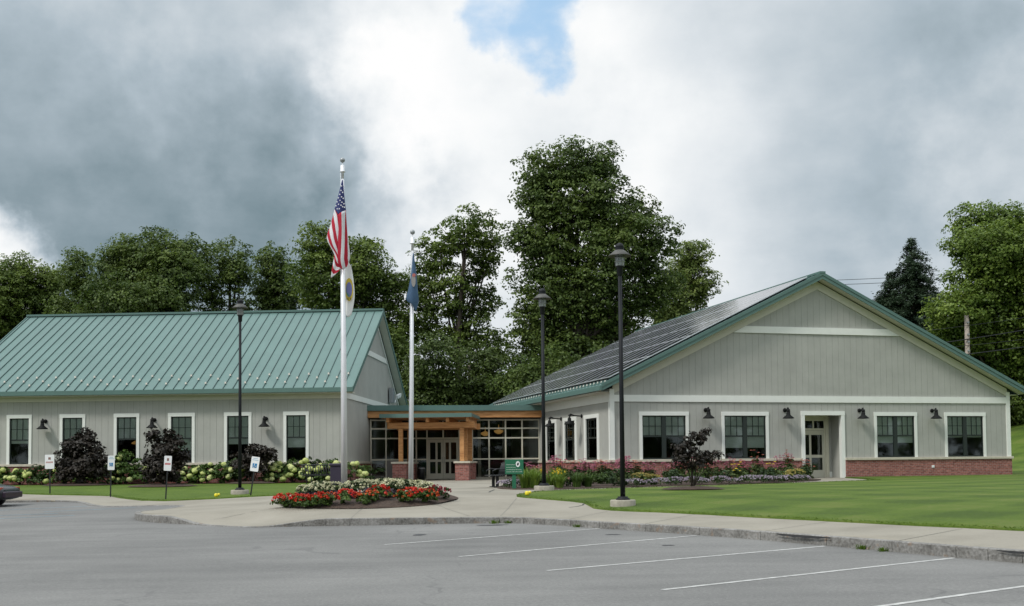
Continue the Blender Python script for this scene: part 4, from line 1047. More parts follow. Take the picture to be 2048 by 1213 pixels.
# white town flag below it
fl = empty('white_flag', (P1[0], P1[1], FZ1), 0, 'limp white flag with a round yellow rimmed emblem, below the striped flag', 'flag')
cloth('cloth', [[(680.5, 572), (679, 585), (681, 600), (684, 612)], [(690, 520), (690.5, 560, .02), (690, 600, .02), (691, 632)], [(697, 525), (702, 560, .0), (704, 595, .02), (699, 628)], [(700, 530), (704, 560, .06), (705.5, 592, .08), (701, 622)]], M['flagwhite'], fl, dep=.13, wav=.015, **A1)
t = MB()
def disc(cx, cz, rx, rz, y, n=22, frm=0, to=360):
    pts = [(cx + rx * math.cos(R(a)), cz + rz * math.sin(R(a))) for a in np.linspace(frm, to, n, endpoint=(to - frm) < 360)]; return pts
ecx, ecz = (695.5 - 686) / SC1, -(577 - 357) / SC1
t.pv(disc(ecx, ecz, .115, .325, 0), .098, .104); em = t.build('emblem', mat('emblem_gold', (.55, .42, .05), .8), fl)
t = MB(); t.pv(disc(ecx, ecz, .085, .21, 0), .090, .0975); t.build('emblem_field', mat('emblem_blue', (.16, .17, .36), .8), em)
t = MB(); t.pv([(ecx - .075, ecz - .05), (ecx + .02, ecz - .19), (ecx - .04, ecz - .17), (ecx - .082, ecz - .03), (ecx - .07, ecz + .12)], .083, .0895); t.build('emblem_green', mat('emblem_green', (.06, .26, .17), .8), em)
def text_obj(body, size, loc, rot, m, parent, name, ext=.002, sx=1.):
    cu = bpy.data.curves.new(name, 'FONT'); cu.body = body; cu.size = size; cu.extrude = ext; cu.align_x = 'CENTER'; cu.align_y = 'CENTER'; cu.materials.append(m)
    tmp = bpy.data.objects.new(name, cu); COL.objects.link(tmp); dg = bpy.context.evaluated_depsgraph_get(); me = bpy.data.meshes.new_from_object(tmp.evaluated_get(dg)); bpy.data.objects.remove(tmp)
    o = link(name, me, parent); o.location = loc; o.rotation_euler = rot; o.scale = (sx, 1, 1); return o
text_obj('N.Y.', .11, (ecx, .092, ecz - .265), (R(90), 0, 0), M['black'], em, 'lettering', sx=.8)
# blue state flag
SC2 = 2250 / 32.4; FZ2 = EYE + (926.6 - 505) / SC2
fl = empty('blue_flag', (P2[0], P2[1], FZ2), 0, 'limp dark blue flag with a pale crest, on the shorter flagpole', 'flag')
A2 = dict(px0=825, py0=505, sc=SC2, x0=.05, y0=0, z0=0)
cloth('cloth', [[(828.5, 505), (825, 545), (820, 575), (815, 596), (818, 604)], [(829, 505), (829, 545, -.09), (827, 575, -.12), (824, 600, -.12), (827, 610, -.08)], [(830, 505), (834, 545, -.03), (836.5, 575, -.03), (838.5, 600, -.02), (833, 622)], [(830.5, 505), (835, 545, .06), (838, 580, .08), (839, 604, .08), (836, 618)]], M['flagblue'], fl, dep=-.10, wav=.012, **A2)
t = MB(); t.pv(disc((830.5 - 825) / SC2 + .05, -(562 - 505) / SC2, .062, .19, 0), -.236, -.230); em = t.build('crest', mat('crest_grey', (.26, .25, .24), .8), fl)
t = MB(); t.pv(disc((831.5 - 825) / SC2 + .05, -(551.5 - 505) / SC2, .05, .05, 0), -.243, -.2365); t.build('crest_top', mat('crest_red', (.38, .12, .11), .8), em)

# ================================================================== signs, bench, bin, small things
def stick_sign(x, y, zc, w, h, tilt, yaw, kind, label):
    z = g1(x, y) + .03
    e = empty('small_sign', (x, y, z), R(yaw), label, 'sign', 'small white signs on thin posts along the left walk'); e.rotation_euler = (0, R(tilt), R(yaw)); H = zc - z
    t = MB(); t.box(-.022, .022, 0, .03, -.1, H + h / 2 - .03); t.build('post', M['black'], e)
    t = MB(); r_ = .03
    pts = []
    for cx, cz, a0 in ((w / 2 - r_, h / 2 - r_, 0), (-w / 2 + r_, h / 2 - r_, 90), (-w / 2 + r_, -h / 2 + r_, 180), (w / 2 - r_, -h / 2 + r_, 270)):
        for a in (0, 30, 60, 90): pts.append((cx + r_ * math.cos(R(a0 + a)), H + cz + r_ * math.sin(R(a0 + a))))
    t.pv(pts, -.012, -.002); pl = t.build('plate', M['white'], e)
    if kind == 'access':
        t = MB(); q = w * .27; t.pv([(-q, H - .13), (q, H - .13), (q, H - .13 + 2 * q), (-q, H - .13 + 2 * q)], -.016, -.0121); sq = t.build('symbol_field', M['blue'], pl)
        t = MB(); cz = H - .13 + q * .72
        t.pv(disc(-.01, cz + q * .95, q * .17, q * .17, 0, 10), -.019, -.0161)
        t.tube([(-.01, -.018, cz + q * .72), (-.01, -.018, cz + q * .1), (q * .4, -.018, cz + q * .1), (q * .6, -.018, cz - q * .42)], .007, 5)
        ring_ = [(-.02 + q * .48 * math.cos(R(a)), -.018, cz - q * .12 + q * .48 * math.sin(R(a))) for a in range(120, 350, 23)]; t.tube(ring_, .006, 5); t.build('wheelchair_symbol', M['white'], sq)
        t = MB()
        for k, wd in enumerate((.55, .75)): t.pv([(-w * wd / 2, H + h * .36 - k * .055), (w * wd / 2, H + h * .36 - k * .055), (w * wd / 2, H + h * .36 - k * .055 + .022), (-w * wd / 2, H + h * .36 - k * .055 + .022)], -.014, -.0121)
        t.build('lettering', mat('pale_blue_print', (.35, .5, .6), .6), pl)
    else:
        t = MB(); t.pv([(-w * .13, H + .08), (w * .13, H + .08), (w * .13, H + .17), (-w * .13, H + .17)], -.015, -.0121); t.build('symbol', mat('brown_print', (.22, .12, .10), .6), pl)
        t = MB()
        for k in range(7):
            xx = -w * .38 + k * w * .11; t.pv([(xx, H - .05), (xx + w * .075, H - .05), (xx + w * .075, H + .01), (xx, H + .01)], -.015, -.0121)
        t.build('lettering', M['red'] if kind == 'red' else mat('faded_red_print', (.45, .22, .2), .6), pl)
    return e
def zat(py, y, px): return EYE + ((934 - .009 * px) - py) * y / 2250
stick_sign(-17.55, 42.75, zat(924, 42.6, 96), .34, .54, -1, 8, 'faded', 'white sign with faded red print, leftmost and half behind the big purple shrub')
stick_sign(-14.72, 41.25, zat(926, 41.2, 220), .24, .53, 1, 12, 'access', 'narrow white accessibility sign between the two large purple shrubs')
stick_sign(-11.62, 37.75, zat(927, 37.7, 325), .24, .50, 3, 14, 'red', 'white sign with a red line of print, in front of the middle purple shrub')
stick_sign(-8.93, 38.4, zat(928, 38.4, 503), .28, .50, 8, 0, 'access', 'leaning white accessibility sign right of the left lamp post')

z = g1(.06, 36.95)
e = empty('green_sign', (.05, 36.75, z), R(2), 'green notice board with white lettering and a round emblem, on a post by the daylilies', 'sign')
t = MB(); t.box(-.06, .06, 0, .09, 0, .52); t.build('post', M['signgreen'], e)
t = MB(); t.box(-.29, .31, -.03, .03, .50, .98); bd = t.build('board', M['signgreen'], e, .01)
t = MB(); t.pv(disc(.125, .83, .068, .095, 0), -.036, -.0305); em = t.build('emblem', M['white'], bd)
t = MB(); t.pv([(.09, .80), (.115, .78), (.15, .80), (.16, .85), (.14, .89), (.125, .86), (.105, .88), (.10, .84)], -.040, -.0362); t.build('emblem_mark', M['black'], em)
t = MB(); r_ = random.Random(3)
for zz, x0_, x1_ in ((.80, -.25, .02), (.715, -.25, .06), (.64, -.25, .24), (.57, -.25, .27)):
    x = x0_
    while x < x1_:
        l_ = r_.uniform(.03, .075)
        for q in np.arange(x, min(x + l_, x1_), .0125): t.box(q, q + .007, -.034, -.0305, zz, zz + r_.choice((.018, .018, .026)))
        x += l_ + .016
t.build('lettering', mat('sign_white_print', (.55, .62, .56), .6), bd)

def bench(x, y, rz, label, ped):
    z = g1(x, y); e = empty('bench', (x, y, z), rz, label, 'bench', 'dark metal benches')
    W = 1.5
    for sx in ((-.45, .45) if ped else (-.6, .6)):
        t = MB()
        if ped: t.box(sx - .05, sx + .05, -.05, .05, .03, .40); t.box(sx - .09, sx + .09, -.13, .13, 0, .03)
        else: t.tube([(sx, -.22, 0), (sx, -.22, .40), (sx, .2, .40)], .025, 6); t.tube([(sx, .2, 0), (sx, .2, .42)], .025, 6)
        t.build('leg', M['black'], e)
    t = MB()
    for k in range(6): t.box(-W / 2, W / 2, -.27 + k * .085, -.27 + k * .085 + .065, .41, .44)
    t.build('seat', M['black'], e)
    t = MB()
    for k in range(13):
        xx = -W / 2 + .03 + k * (W - .06) / 12; t.tube([(xx, .24, .44), (xx, .29, .62), (xx, .36, .84), (xx, .44, .88)], .019, 5)
    t.tube([(-W / 2, .36, .85), (W / 2, .36, .85)], .025, 6); t.tube([(-W / 2, .25, .46), (W / 2, .25, .46)], .02, 6); t.build('backrest', M['black'], e)
    for sx in (-W / 2 + .02, W / 2 - .02):
        t = MB(); t.tube([(sx, .3, .64), (sx, -.05, .66), (sx, -.2, .60), (sx, -.2, .44)], .02, 6); t.build('armrest', M['black'], e)
    return e
bench(-.62, 40.3, R(-80), 'black pedestal bench seen end on, beside the lilac flowers at the entrance bed', True)
bench(-7.85, 46.4, R(38), 'black slatted bench in front of the hydrangeas, left of the dark litter bin', False)
z = g1(-7.04, 45.0)
e = empty('litter_bin', (-6.98, 45.0, z), 0, 'dark plum litter bin with a flared lid, behind the taller flagpole', 'litter bin')
t = MB(); t.box(-.27, .27, -.27, .27, .03, .80); t.build('body', M['bin'], e, .03)
t = MB(); t.box(-.31, .31, -.31, .31, .80, .91); t.build('lid', M['bin'], e, .03)
t = MB(); t.box(-.24, .24, -.24, .24, 0, .03); t.build('foot', M['black'], e)
z = g1(-4.0, 58)
e = empty('ash_urn', (-4.62, 57.3, 0), 0, 'slim dark ash urn standing under the porch, left of the glass doors', 'ash urn')
t = MB(); t.lathe([(0, 0), (.16, 0), (.16, .62), (.12, .66), (0, .66)], 16); t.build('body', M['black'], e)
t = MB(); t.lathe([(.165, .55), (.172, .56), (.172, .60), (.165, .61)], 16); t.build('rim', M['greymetal'], e)
for (x, y, lb) in ((-10.05, 38.2, 'small yellow plastic marker cap lying on the left lawn edge'), (.40, 31.45, 'small yellow plastic marker cap at the tip of the right lawn')):
    z = g1(x, y) + .03
    e = empty('marker_cap', (x, y, z), .5, lb, 'marker cap', 'yellow marker caps on the grass')
    e.scale = (.72,) * 3; t = MB(); t.lathe([(0, 0), (.07, 0), (.085, .04), (.085, .12), (.06, .155), (0, .16)], 12); t.build('cap', M['yellow'], e)
    t = MB(); t.tube([(.05, 0, .07), (.16, .02, .12)], [.05, .06], 8); t.build('spout', M['yellow'], e)

# ================================================================== utility poles and wires
def utility_pole(x, y, zt_, r_, label, arm=True):
    z = g1(x, y)
    e = empty('utility_pole', (x, y, z), 0, label, 'utility pole', 'wooden utility poles behind the buildings'); H = zt_ - z
    t = MB(); t.tube([(0, 0, -.3), (0, 0, H)], [r_ * 1.2, r_], 10); t.build('pole', mat('weathered_pole', (.30, .26, .22), .9, var=.2, vscale=3), e)
    for zz in (H - .5, H - 1.3, H - 1.8, H - 2.4):
        t = MB(); t.box(-.06, .06, -r_ - .14, -r_ * .8, zz - .05, zz + .05); t.build('bracket', M['greymetal'], e)
utility_pole(30.5, 75, 10.4, .15, 'weathered wooden utility pole before the big maple on the right')
utility_pole(-2.9, 78, 7.6, .13, 'thin pale utility pole among the dark trees behind the entrance link')
def wire(pts, r_, label, sag=.25):
    p, q = Vector(pts[0]), Vector(pts[1]); P = []
    for k in range(17):
        t_ = k / 16; v = p.lerp(q, t_); v.z -= sag * 4 * t_ * (1 - t_); P.append(tuple(v))
    t = MB(); t.tube(P, r_, 5); o = t.build('overhead_wire', M['black'], None); tag(o, label, 'overhead wire', 'overhead power lines'); return o
for k, (zl, zr_, r_, lb) in enumerate(((9.2, 10.75, .018, 'topmost thin wire crossing the big maple on the right'), (8.2, 10.0, .035, 'second, thick black cable crossing the big maple on the right'), (8.0, 9.2, .018, 'third, thin wire crossing the big maple on the right'), (7.35, 8.75, .035, 'lowest thick black cable crossing the big maple on the right'))):
    wire(((26.0, 74.8, zl), (38, 74.8, zr_)), r_, lb, .1)
wire(((-10, 78, 6.65), (2.5, 78, 7.6)), .016, 'upper thin wire before the dark trees above the entrance link', .1)
wire(((-10, 78, 6.2), (2.5, 78, 7.05)), .016, 'lower thin wire before the dark trees above the entrance link', .1)
wire(((29.5, 110, 18.4), (52, 110, 19.6)), .026, 'upper thin wire in the sky right of the gable peak', .2)
wire(((29.5, 110, 17.95), (52, 110, 19.1)), .026, 'lower thin wire in the sky right of the gable peak', .2)

# ================================================================== dark car at the left edge
def car(x, y, z, label):
    e = empty('parked_car', (x, y, z), 0, label, 'car')          # nose points +X
    prof = [(2.28, .36, .48, .62), (2.24, .26, .62, .74), (2.05, .22, .69, .84), (1.6, .2, .76, .88), (1.0, .2, .86, .89), (.85, .2, .90, .89), (0, .2, .93, .89), (-1.2, .2, .95, .89), (-1.9, .22, .93, .86), (-2.25, .28, .80, .78), (-2.32, .4, .6, .68)]
    V = []; n = 14
    for (px, zb, zt_, hw) in prof:
        for k in range(n):
            a = 2 * math.pi * k / n; c, s_ = math.cos(a), math.sin(a); sg = lambda q: math.copysign(abs(q) ** .45, q)
            V.append((px, hw * sg(c), (zb + zt_) / 2 + (zt_ - zb) / 2 * sg(s_)))
    F = [(i * n + k, i * n + (k + 1) % n, (i + 1) * n + (k + 1) % n, (i + 1) * n + k) for i in range(len(prof) - 1) for k in range(n)] + [tuple(range(n))[::-1], tuple((len(prof) - 1) * n + k for k in range(n))]
    mb = MB(); mb.add(V, F, 0, True); mb.build('body', mat('black_car_paint', (.012, .012, .016), .18, spec=.6), e)
    cab = [(1.0, .86, .80, .90), (.35, 1.28, .66, .92), (-.9, 1.34, .64, .92), (-1.75, .92, .74, .90)]; V = []
    for (px, zt_, hw, zb) in cab: V += [(px, -hw, zb - .06), (px, -hw * .92, zt_), (px, hw * .92, zt_), (px, hw, zb - .06)]
    F = [(i * 4 + k, i * 4 + k + 1, (i + 1) * 4 + k + 1, (i + 1) * 4 + k) for i in range(3) for k in range(3)] + [(0, 1, 2, 3), (15, 14, 13, 12)]
    mb = MB(); mb.add(V, F); mb.build('cabin_glass', mat('dark_car_glass', (.01, .012, .014), .08, spec=.7), e, .05)
    for sy in (-1, 1):
        for wx in (1.40, -1.35):
            mb = MB(); prof_ = [(.0, -.11), (.29, -.11), (.315, -.08), (.315, .08), (.29, .11), (0, .11)]; q = MB(); q.lathe(prof_, 22); mb.v = [(wx + a, sy * .82 + c, .315 + b) for a, b, c in q.v]; mb.f = q.f; mb.m = q.m; mb.sm = q.sm
            w_ = mb.build('wheel', mat('tyre_rubber', (.015, .015, .016), .8), e)
            q = MB(); q.lathe([(0, .125), (.05, .125), (.17, .118), (.2, .10), (.2, -.10)], 18); mb = MB(); mb.v = [(wx + a, sy * (.82 + c), .315 + b) for a, b, c in q.v]; mb.f = q.f; mb.m = q.m; mb.sm = q.sm; mb.build('rim', M['greymetal'], w_)
        mb = MB(); mb.box(2.02, 2.235, sy * .60 - .12, sy * .60 + .12, .55, .64); mb.build('headlight', mat('amber_red_lens', (.35, .06, .03), .25), e, .02)
    mb = MB(); mb.box(2.22, 2.36, -.66, .66, .30, .50); mb.build('bumper', mat('dark_plum_bumper', (.03, .015, .03), .35), e, .04)
    mb = MB(); mb.box(1.95, 2.22, -.80, -.70, .52, .60); mb.build('side_marker', mat('side_marker_lens', (.42, .10, .05), .3), e, .02)
    return e
car(-18.72, 37.0, l1(-17.5, 36.6) + .0, 'dark car nosing in at the left edge of the lot, only its front end showing')

# ================================================================== plants
def leaf_arrays(C, Nn, S, asp=.62):
    n = len(C); Nn = Nn / np.linalg.norm(Nn, axis=1, keepdims=True); r_ = RNG.normal(size=(n, 3)); T = np.cross(Nn, r_); T /= np.linalg.norm(T, axis=1, keepdims=True); B = np.cross(Nn, T); S = S[:, None]
    V = np.stack([C + T * S * .5, C + B * S * .5 * asp + Nn * S * .08, C - T * S * .5, C - B * S * .5 * asp + Nn * S * .08], 1); return V.reshape(-1, 3)
def quads_mesh(name, V, m):
    n = len(V) // 4; me = bpy.data.meshes.new(name); me.vertices.add(4 * n); me.vertices.foreach_set('co', V.astype(np.float32).ravel())
    me.loops.add(4 * n); me.loops.foreach_set('vertex_index', np.arange(4 * n, dtype=np.int32)); me.polygons.add(n); me.polygons.foreach_set('loop_start', np.arange(0, 4 * n, 4, dtype=np.int32)); me.polygons.foreach_set('loop_total', np.full(n, 4, np.int32))
    me.update(calc_edges=True); me.materials.append(m); return me
def rdir(n):
    v = RNG.normal(size=(n, 3)); return v / np.linalg.norm(v, axis=1, keepdims=True)
def crown_verts(lobes, dens, leaf, clump=(.35, .85), gap=.0, up=.42, flat=.85):
    """lobes: (x,y,z,rx,ry,rz). Leaf clumps sit through each lobe's outer volume; leaves hug the clump's upper shell"""
    out = []
    for (x, y, z, rx, ry, rz) in lobes:
        nl = int(dens * math.pi * rx * rz); npc = 34; nc = max(3, nl // npc)
        d = rdir(nc); rad = RNG.uniform(.12, 1.06, nc) ** .6
        cc = np.array([x, y, z]) + d * rad[:, None] * np.array([rx, ry, rz]) * .93
        keep = RNG.uniform(size=nc) > gap; cc = cc[keep]; d = d[keep]
        if len(cc) == 0: continue
        rc = RNG.uniform(*clump, size=len(cc)); idx = np.repeat(np.arange(len(cc)), npc)
        o = rdir(len(idx)); o[:, 2] = np.where(o[:, 2] < -.2, -o[:, 2], o[:, 2])
        pos = cc[idx] + o * (rc[idx] * RNG.uniform(.35, 1.0, len(idx)) ** .5)[:, None] * np.array([1, 1, flat])
        nn = o * .55 + d[idx] * .35 + np.array([0, 0, up]) + RNG.normal(size=(len(idx), 3)) * .5
        out.append(leaf_arrays(pos, nn, RNG.uniform(leaf * .7, leaf * 1.3, len(idx))))
    return np.concatenate(out)
def tree(name, x, y, lobes, m, label, group, dens=290, leaf=.225, gap=.0, trunk_r=.32, clump=(.35, .85), trunk=True, cat='tree'):
    z = g1(x, y); e = empty(name, (x, y, z), 0, label, cat, group)
    L3 = []
    for (lx, lz, rx, rz) in lobes:
        rx *= 1.05; rz *= 1.05; ry = (rx + rz) / 2; L3.append((lx, float(RNG.uniform(-.9, .9)) * ry * .9, lz - z, rx, ry, rz)); L3.append((lx * .8, L3[-1][1] * .5, lz - z - rz * .7, rx * .8, ry * .8, rz * .8))
    link('crown', quads_mesh('crown', crown_verts(L3, dens, leaf, clump, gap), m), e)
    if trunk:
        t = MB(); zmid = min(l[2] for l in L3); top = max(L3, key=lambda l: l[2]); tx = top[0] * .35
        zs = max(zmid * .6, 1.5); t.tube([(0, 0, -.3), (0, 0, zs * .5), (tx * .4, 0, zs), (tx, top[1] * .5, (zs + top[2]) / 2), (top[0] * .8, top[1] * .8, top[2])], [trunk_r * 1.25, trunk_r, trunk_r * .85, trunk_r * .5, trunk_r * .12], 9)
        for (lx, ly, lz, rx, ry, rz) in L3:
            f0 = RNG.uniform(.25, .75); b0 = Vector((tx * f0, 0, zs + (lz - zs) * f0 * .7)); q = Vector((lx, ly, lz)); mid = b0.lerp(q, .5) + Vector((0, 0, -.08 * (q - b0).length))
            t.tube([tuple(b0), tuple(mid), tuple(q)], [trunk_r * .4, trunk_r * .22, trunk_r * .05], 6)
            for _ in range(3):
                dd_ = rdir(1)[0]; q2 = q + Vector((dd_[0] * rx * .8, dd_[1] * ry * .8, abs(dd_[2]) * rz * .7)); t.tube([tuple(mid.lerp(q, .6)), tuple(q2)], [trunk_r * .12, .015], 5)
        t.build('trunk', M['bark'], e)
    return e
TR = {
 'A': (-41.91, 95, [(-0.63, 15.01, 3.17, 3.17), (2.56, 14.55, 2.53, 2.74), (-4.04, 15.47, 2.96, 3.59), (0.84, 16.71, 2.11, 1.77), (3.18, 16.26, 1.48, 1.48), (0.68, 11.16, 4.01, 2.96), (-3.56, 11.20, 3.38, 2.96), (.5, 7, 4, 3)]),
 'B': (-34.48, 90, [(0.11, 16.32, 1.36, 1.68), (0.53, 14.21, 1.92, 2.00), (-0.98, 12.60, 2.40, 2.00), (0, 9.5, 2.8, 2.6)]),
 'C': (-27.75, 85, [(0.50, 16.67, 3.02, 2.12), (-1.59, 15.16, 2.57, 2.57), (2.41, 14.93, 2.64, 2.64), (0.33, 12.66, 4.34, 2.27), (3.27, 16.65, 1.51, 1.59), (-2.43, 16.32, 1.21, 1.44), (-4.21, 10.03, 3.59, 2.27), (1.10, 9.98, 4.91, 2.08)]),
 'D': (-22.14, 88, [(-0.17, 17.18, 1.76, 1.64), (0.74, 15.86, 1.41, 1.33), (-1.34, 14.93, 1.64, 1.72), (-0.75, 12.24, 2.35, 1.56), (1.30, 13.01, 1.02, 1.33)]),
 'E': (-19.10, 90, [(0, 16.99, 1.44, 1.60), (-0.77, 15.09, 1.44, 1.60), (0.76, 14.07, 1.76, 2.00), (-0.08, 12.05, 2.40, 1.60)]),
 'F': (-11.66, 82, [(-2.33, 16.63, 1.75, 1.82), (-0.13, 15.98, 1.75, 1.64), (1.52, 15.23, 1.53, 1.82), (-1.79, 14.15, 2.62, 1.82), (0.67, 13.13, 2.26, 1.90), (2.98, 13.74, 1.24, 1.82), (-3.80, 14.54, 1.17, 1.64), (-0.15, 10.64, 3.64, 1.82), (3.15, 10.61, 1.82, 2.19)]),
 'H': (-4.22, 84, [(1.1, 18.17, 2.5, 1.34), (-1.3, 16.67, 1.75, 1.49), (2.2, 16.26, 1.55, 1.49), (-2.75, 14.79, 1.7, 1.87), (0.10, 13.82, 1.85, 1.57), (2.3, 13.05, 1.4, 1.2), (-2.4, 11.58, 2.2, 1.87), (0.85, 10.80, 2.4, 1.57), (2.9, 9.6, 1.5, 1.3), (3.1, 17.4, .9, .6)]),
 'M': (4.87, 80, [(-2.52, 21.64, 2.06, 1.64), (-0.18, 22.46, 1.71, 1.42), (1.80, 22.15, 1.49, 1.71), (-0.93, 19.45, 3.13, 1.96), (1.76, 19.43, 1.85, 2.13), (4.27, 18.68, 1.60, 1.78), (-3.44, 19.65, 1.21, 1.42), (-1.85, 16.75, 2.84, 2.20), (2.44, 16.17, 3.02, 2.31), (5.56, 16.32, 1.56, 1.78), (-4.00, 16.95, 1.49, 1.21), (-2.42, 13.51, 3.02, 2.20), (1.68, 13.11, 3.38, 2.20), (5.62, 13.43, 2.13, 1.78), (-0.67, 10.44, 3.73, 2.13), (-3.35, 10.64, 1.85, 2.13), (2.73, 10.94, 2.49, 1.60), (-3.56, 7.60, 2.67, 2.13), (-0.34, 8.11, 2.84, 1.78)]),
 'N': (14.41, 95, [(1.05, 18.12, 1.52, 1.18), (1.73, 15.55, 1.69, 1.44), (-0.70, 14.50, 2.11, 2.11), (0.18, 16.84, 1.69, 1.69), (-1.37, 12.38, 2.11, 1.69)]),
 'R': (33.49, 78, [(0.75, 17.47, 2.95, 1.59), (-1.04, 15.73, 1.91, 1.46), (0.16, 15.19, 2.77, 1.73), (2.63, 16.05, 2.77, 2.43), (-0.77, 12.92, 2.77, 1.80), (2.19, 12.71, 2.95, 2.29), (-2.56, 11.00, 2.43, 1.53), (0.36, 9.58, 3.29, 1.94), (-3.29, 9.96, 1.59, 1.18), (1.84, 7.77, 2.43, 1.94), (4.06, 11.12, 2.77, 3.81), (-1.24, 8.37, 2.43, 1.73)]),
}
TG = 'broadleaf trees behind the buildings'
def T_(k, m, label, **kw): x, y, L = TR[k]; return tree('broadleaf_tree', x, y, L, m, label, TG, **kw)
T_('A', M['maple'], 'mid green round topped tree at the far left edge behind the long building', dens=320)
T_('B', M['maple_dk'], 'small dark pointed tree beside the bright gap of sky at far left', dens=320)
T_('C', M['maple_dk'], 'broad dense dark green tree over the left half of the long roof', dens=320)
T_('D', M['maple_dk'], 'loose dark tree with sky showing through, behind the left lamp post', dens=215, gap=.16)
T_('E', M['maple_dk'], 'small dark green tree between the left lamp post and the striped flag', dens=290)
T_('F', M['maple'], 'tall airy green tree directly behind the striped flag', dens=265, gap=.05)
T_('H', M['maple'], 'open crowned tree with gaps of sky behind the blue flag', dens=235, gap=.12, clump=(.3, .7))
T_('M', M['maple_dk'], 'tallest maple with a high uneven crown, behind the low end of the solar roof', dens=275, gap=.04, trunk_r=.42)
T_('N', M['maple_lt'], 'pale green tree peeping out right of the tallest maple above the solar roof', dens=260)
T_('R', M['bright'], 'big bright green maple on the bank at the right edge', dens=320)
UG = 'bushy undergrowth trees behind the entrance link'
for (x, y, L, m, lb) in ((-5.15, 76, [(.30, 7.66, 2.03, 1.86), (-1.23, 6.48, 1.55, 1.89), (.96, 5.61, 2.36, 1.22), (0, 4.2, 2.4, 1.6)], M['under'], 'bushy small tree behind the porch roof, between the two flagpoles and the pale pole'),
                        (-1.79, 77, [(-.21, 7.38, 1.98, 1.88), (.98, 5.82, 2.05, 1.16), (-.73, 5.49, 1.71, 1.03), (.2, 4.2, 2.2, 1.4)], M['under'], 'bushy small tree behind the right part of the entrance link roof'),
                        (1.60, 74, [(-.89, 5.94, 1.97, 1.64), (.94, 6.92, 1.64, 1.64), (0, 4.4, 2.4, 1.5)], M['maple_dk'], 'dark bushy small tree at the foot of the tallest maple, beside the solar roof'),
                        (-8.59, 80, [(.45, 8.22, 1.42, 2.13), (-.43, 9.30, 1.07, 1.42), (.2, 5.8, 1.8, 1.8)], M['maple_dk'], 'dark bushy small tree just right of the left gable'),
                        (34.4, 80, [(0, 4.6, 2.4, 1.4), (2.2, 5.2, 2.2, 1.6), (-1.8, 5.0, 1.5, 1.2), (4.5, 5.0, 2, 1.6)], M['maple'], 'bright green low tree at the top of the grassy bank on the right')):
    tree('bushy_tree', x, y, L, m, lb, UG, dens=260, leaf=.21, trunk_r=.16)
# a loose back row that closes the view under the crowns
def wood():
    L = []
    for k in range(60):
        xx = -62 + k * 1.55 + RNG.uniform(-.6, .6); L.append((xx, 100 + RNG.uniform(-4, 6), RNG.uniform(2, 3.2), 2.6, 2.2, 2.4)); L.append((xx, 101 + RNG.uniform(-4, 6), RNG.uniform(5.5, 9.), 2.4, 2.0, 2.2))
    return L
wd = link('far_wood', quads_mesh('far_wood', crown_verts(wood(), 45, .42), M['maple_dk'])); tag(wd, 'dark mass of distant woodland closing the view under the tree crowns', 'woodland', kind='stuff')

def unseen_wood():  # unseen trees behind the camera, added to darken reflections in the glass
    L = []
    for k in range(100):
        xx = -160 + k * 3.6; yy = -52 + float(RNG.uniform(-5, 4)) + max(0, xx - 50) * .9
        L += [(xx, yy, 2.5, 4.0, 2.6, 3.5), (xx + 1.6, yy - 2, 7.5, 4.2, 2.8, 4.5), (xx, yy - 1, 11.5 + float(RNG.uniform(-1.5, 1.5)), 3.6, 2.6, 3.6)]
    return L
wd2 = link('far_wood', quads_mesh('far_wood', crown_verts(unseen_wood(), 16, .9, (.9, 2.0)), M['maple_dk'])); tag(wd2, 'unseen woodland behind the camera, added to darken the window reflections', 'woodland', kind='stuff')

def spruce(x, y, ztop, Rb, label):
    z = g1(x, y); e = empty('spruce_tree', (x, y, z), 0, label, 'spruce tree', 'dark spruces behind the gable'); H = ztop - z
    t = MB(); t.tube([(0, 0, -.3), (0, 0, H * .6), (0, 0, H - .05)], [.28, .14, .01], 8); VV = []
    lev = int(H * 2.6)
    for i in range(lev):
        f_ = i / lev; zz = H * (.12 + .87 * f_); rr = Rb * (1 - f_) ** .93 * RNG.uniform(.65, 1.15) + .08
        for k in range(13 if f_ < .85 else 6):
            a = RNG.uniform(0, 2 * math.pi); r2 = rr * RNG.uniform(.75, 1.1); tip = np.array([r2 * math.cos(a), r2 * math.sin(a), zz - r2 * .22 + RNG.uniform(-.15, .2)]); b0 = np.array([0, 0, zz + .05])
            t.tube([tuple(b0), tuple(tip)], [.03, .008], 4, cap=False)
            n = int(26 + 50 * r2); s_ = RNG.uniform(.15, 1.02, n); C = b0 + (tip - b0) * s_[:, None] + RNG.normal(size=(n, 3)) * np.array([.13, .13, .10]); C[:, 2] += .10 * np.sin(s_ * math.pi) - .12 * RNG.uniform(size=n)
            nn = RNG.normal(size=(n, 3)) * .5 + np.array([0, 0, 1.]); VV.append(leaf_arrays(C, nn, RNG.uniform(.16, .30, n), .4))
    link('crown', quads_mesh('crown', np.concatenate(VV), M['needle']), e); t.build('trunk', M['bark'], e)
spruce(34.1, 95, 19.8, 8.8, 'tall dark spruce left of the big bright maple')
spruce(32.5, 96.0, 17.0, 7.0, 'shorter dark spruce on the left flank of the tall one')

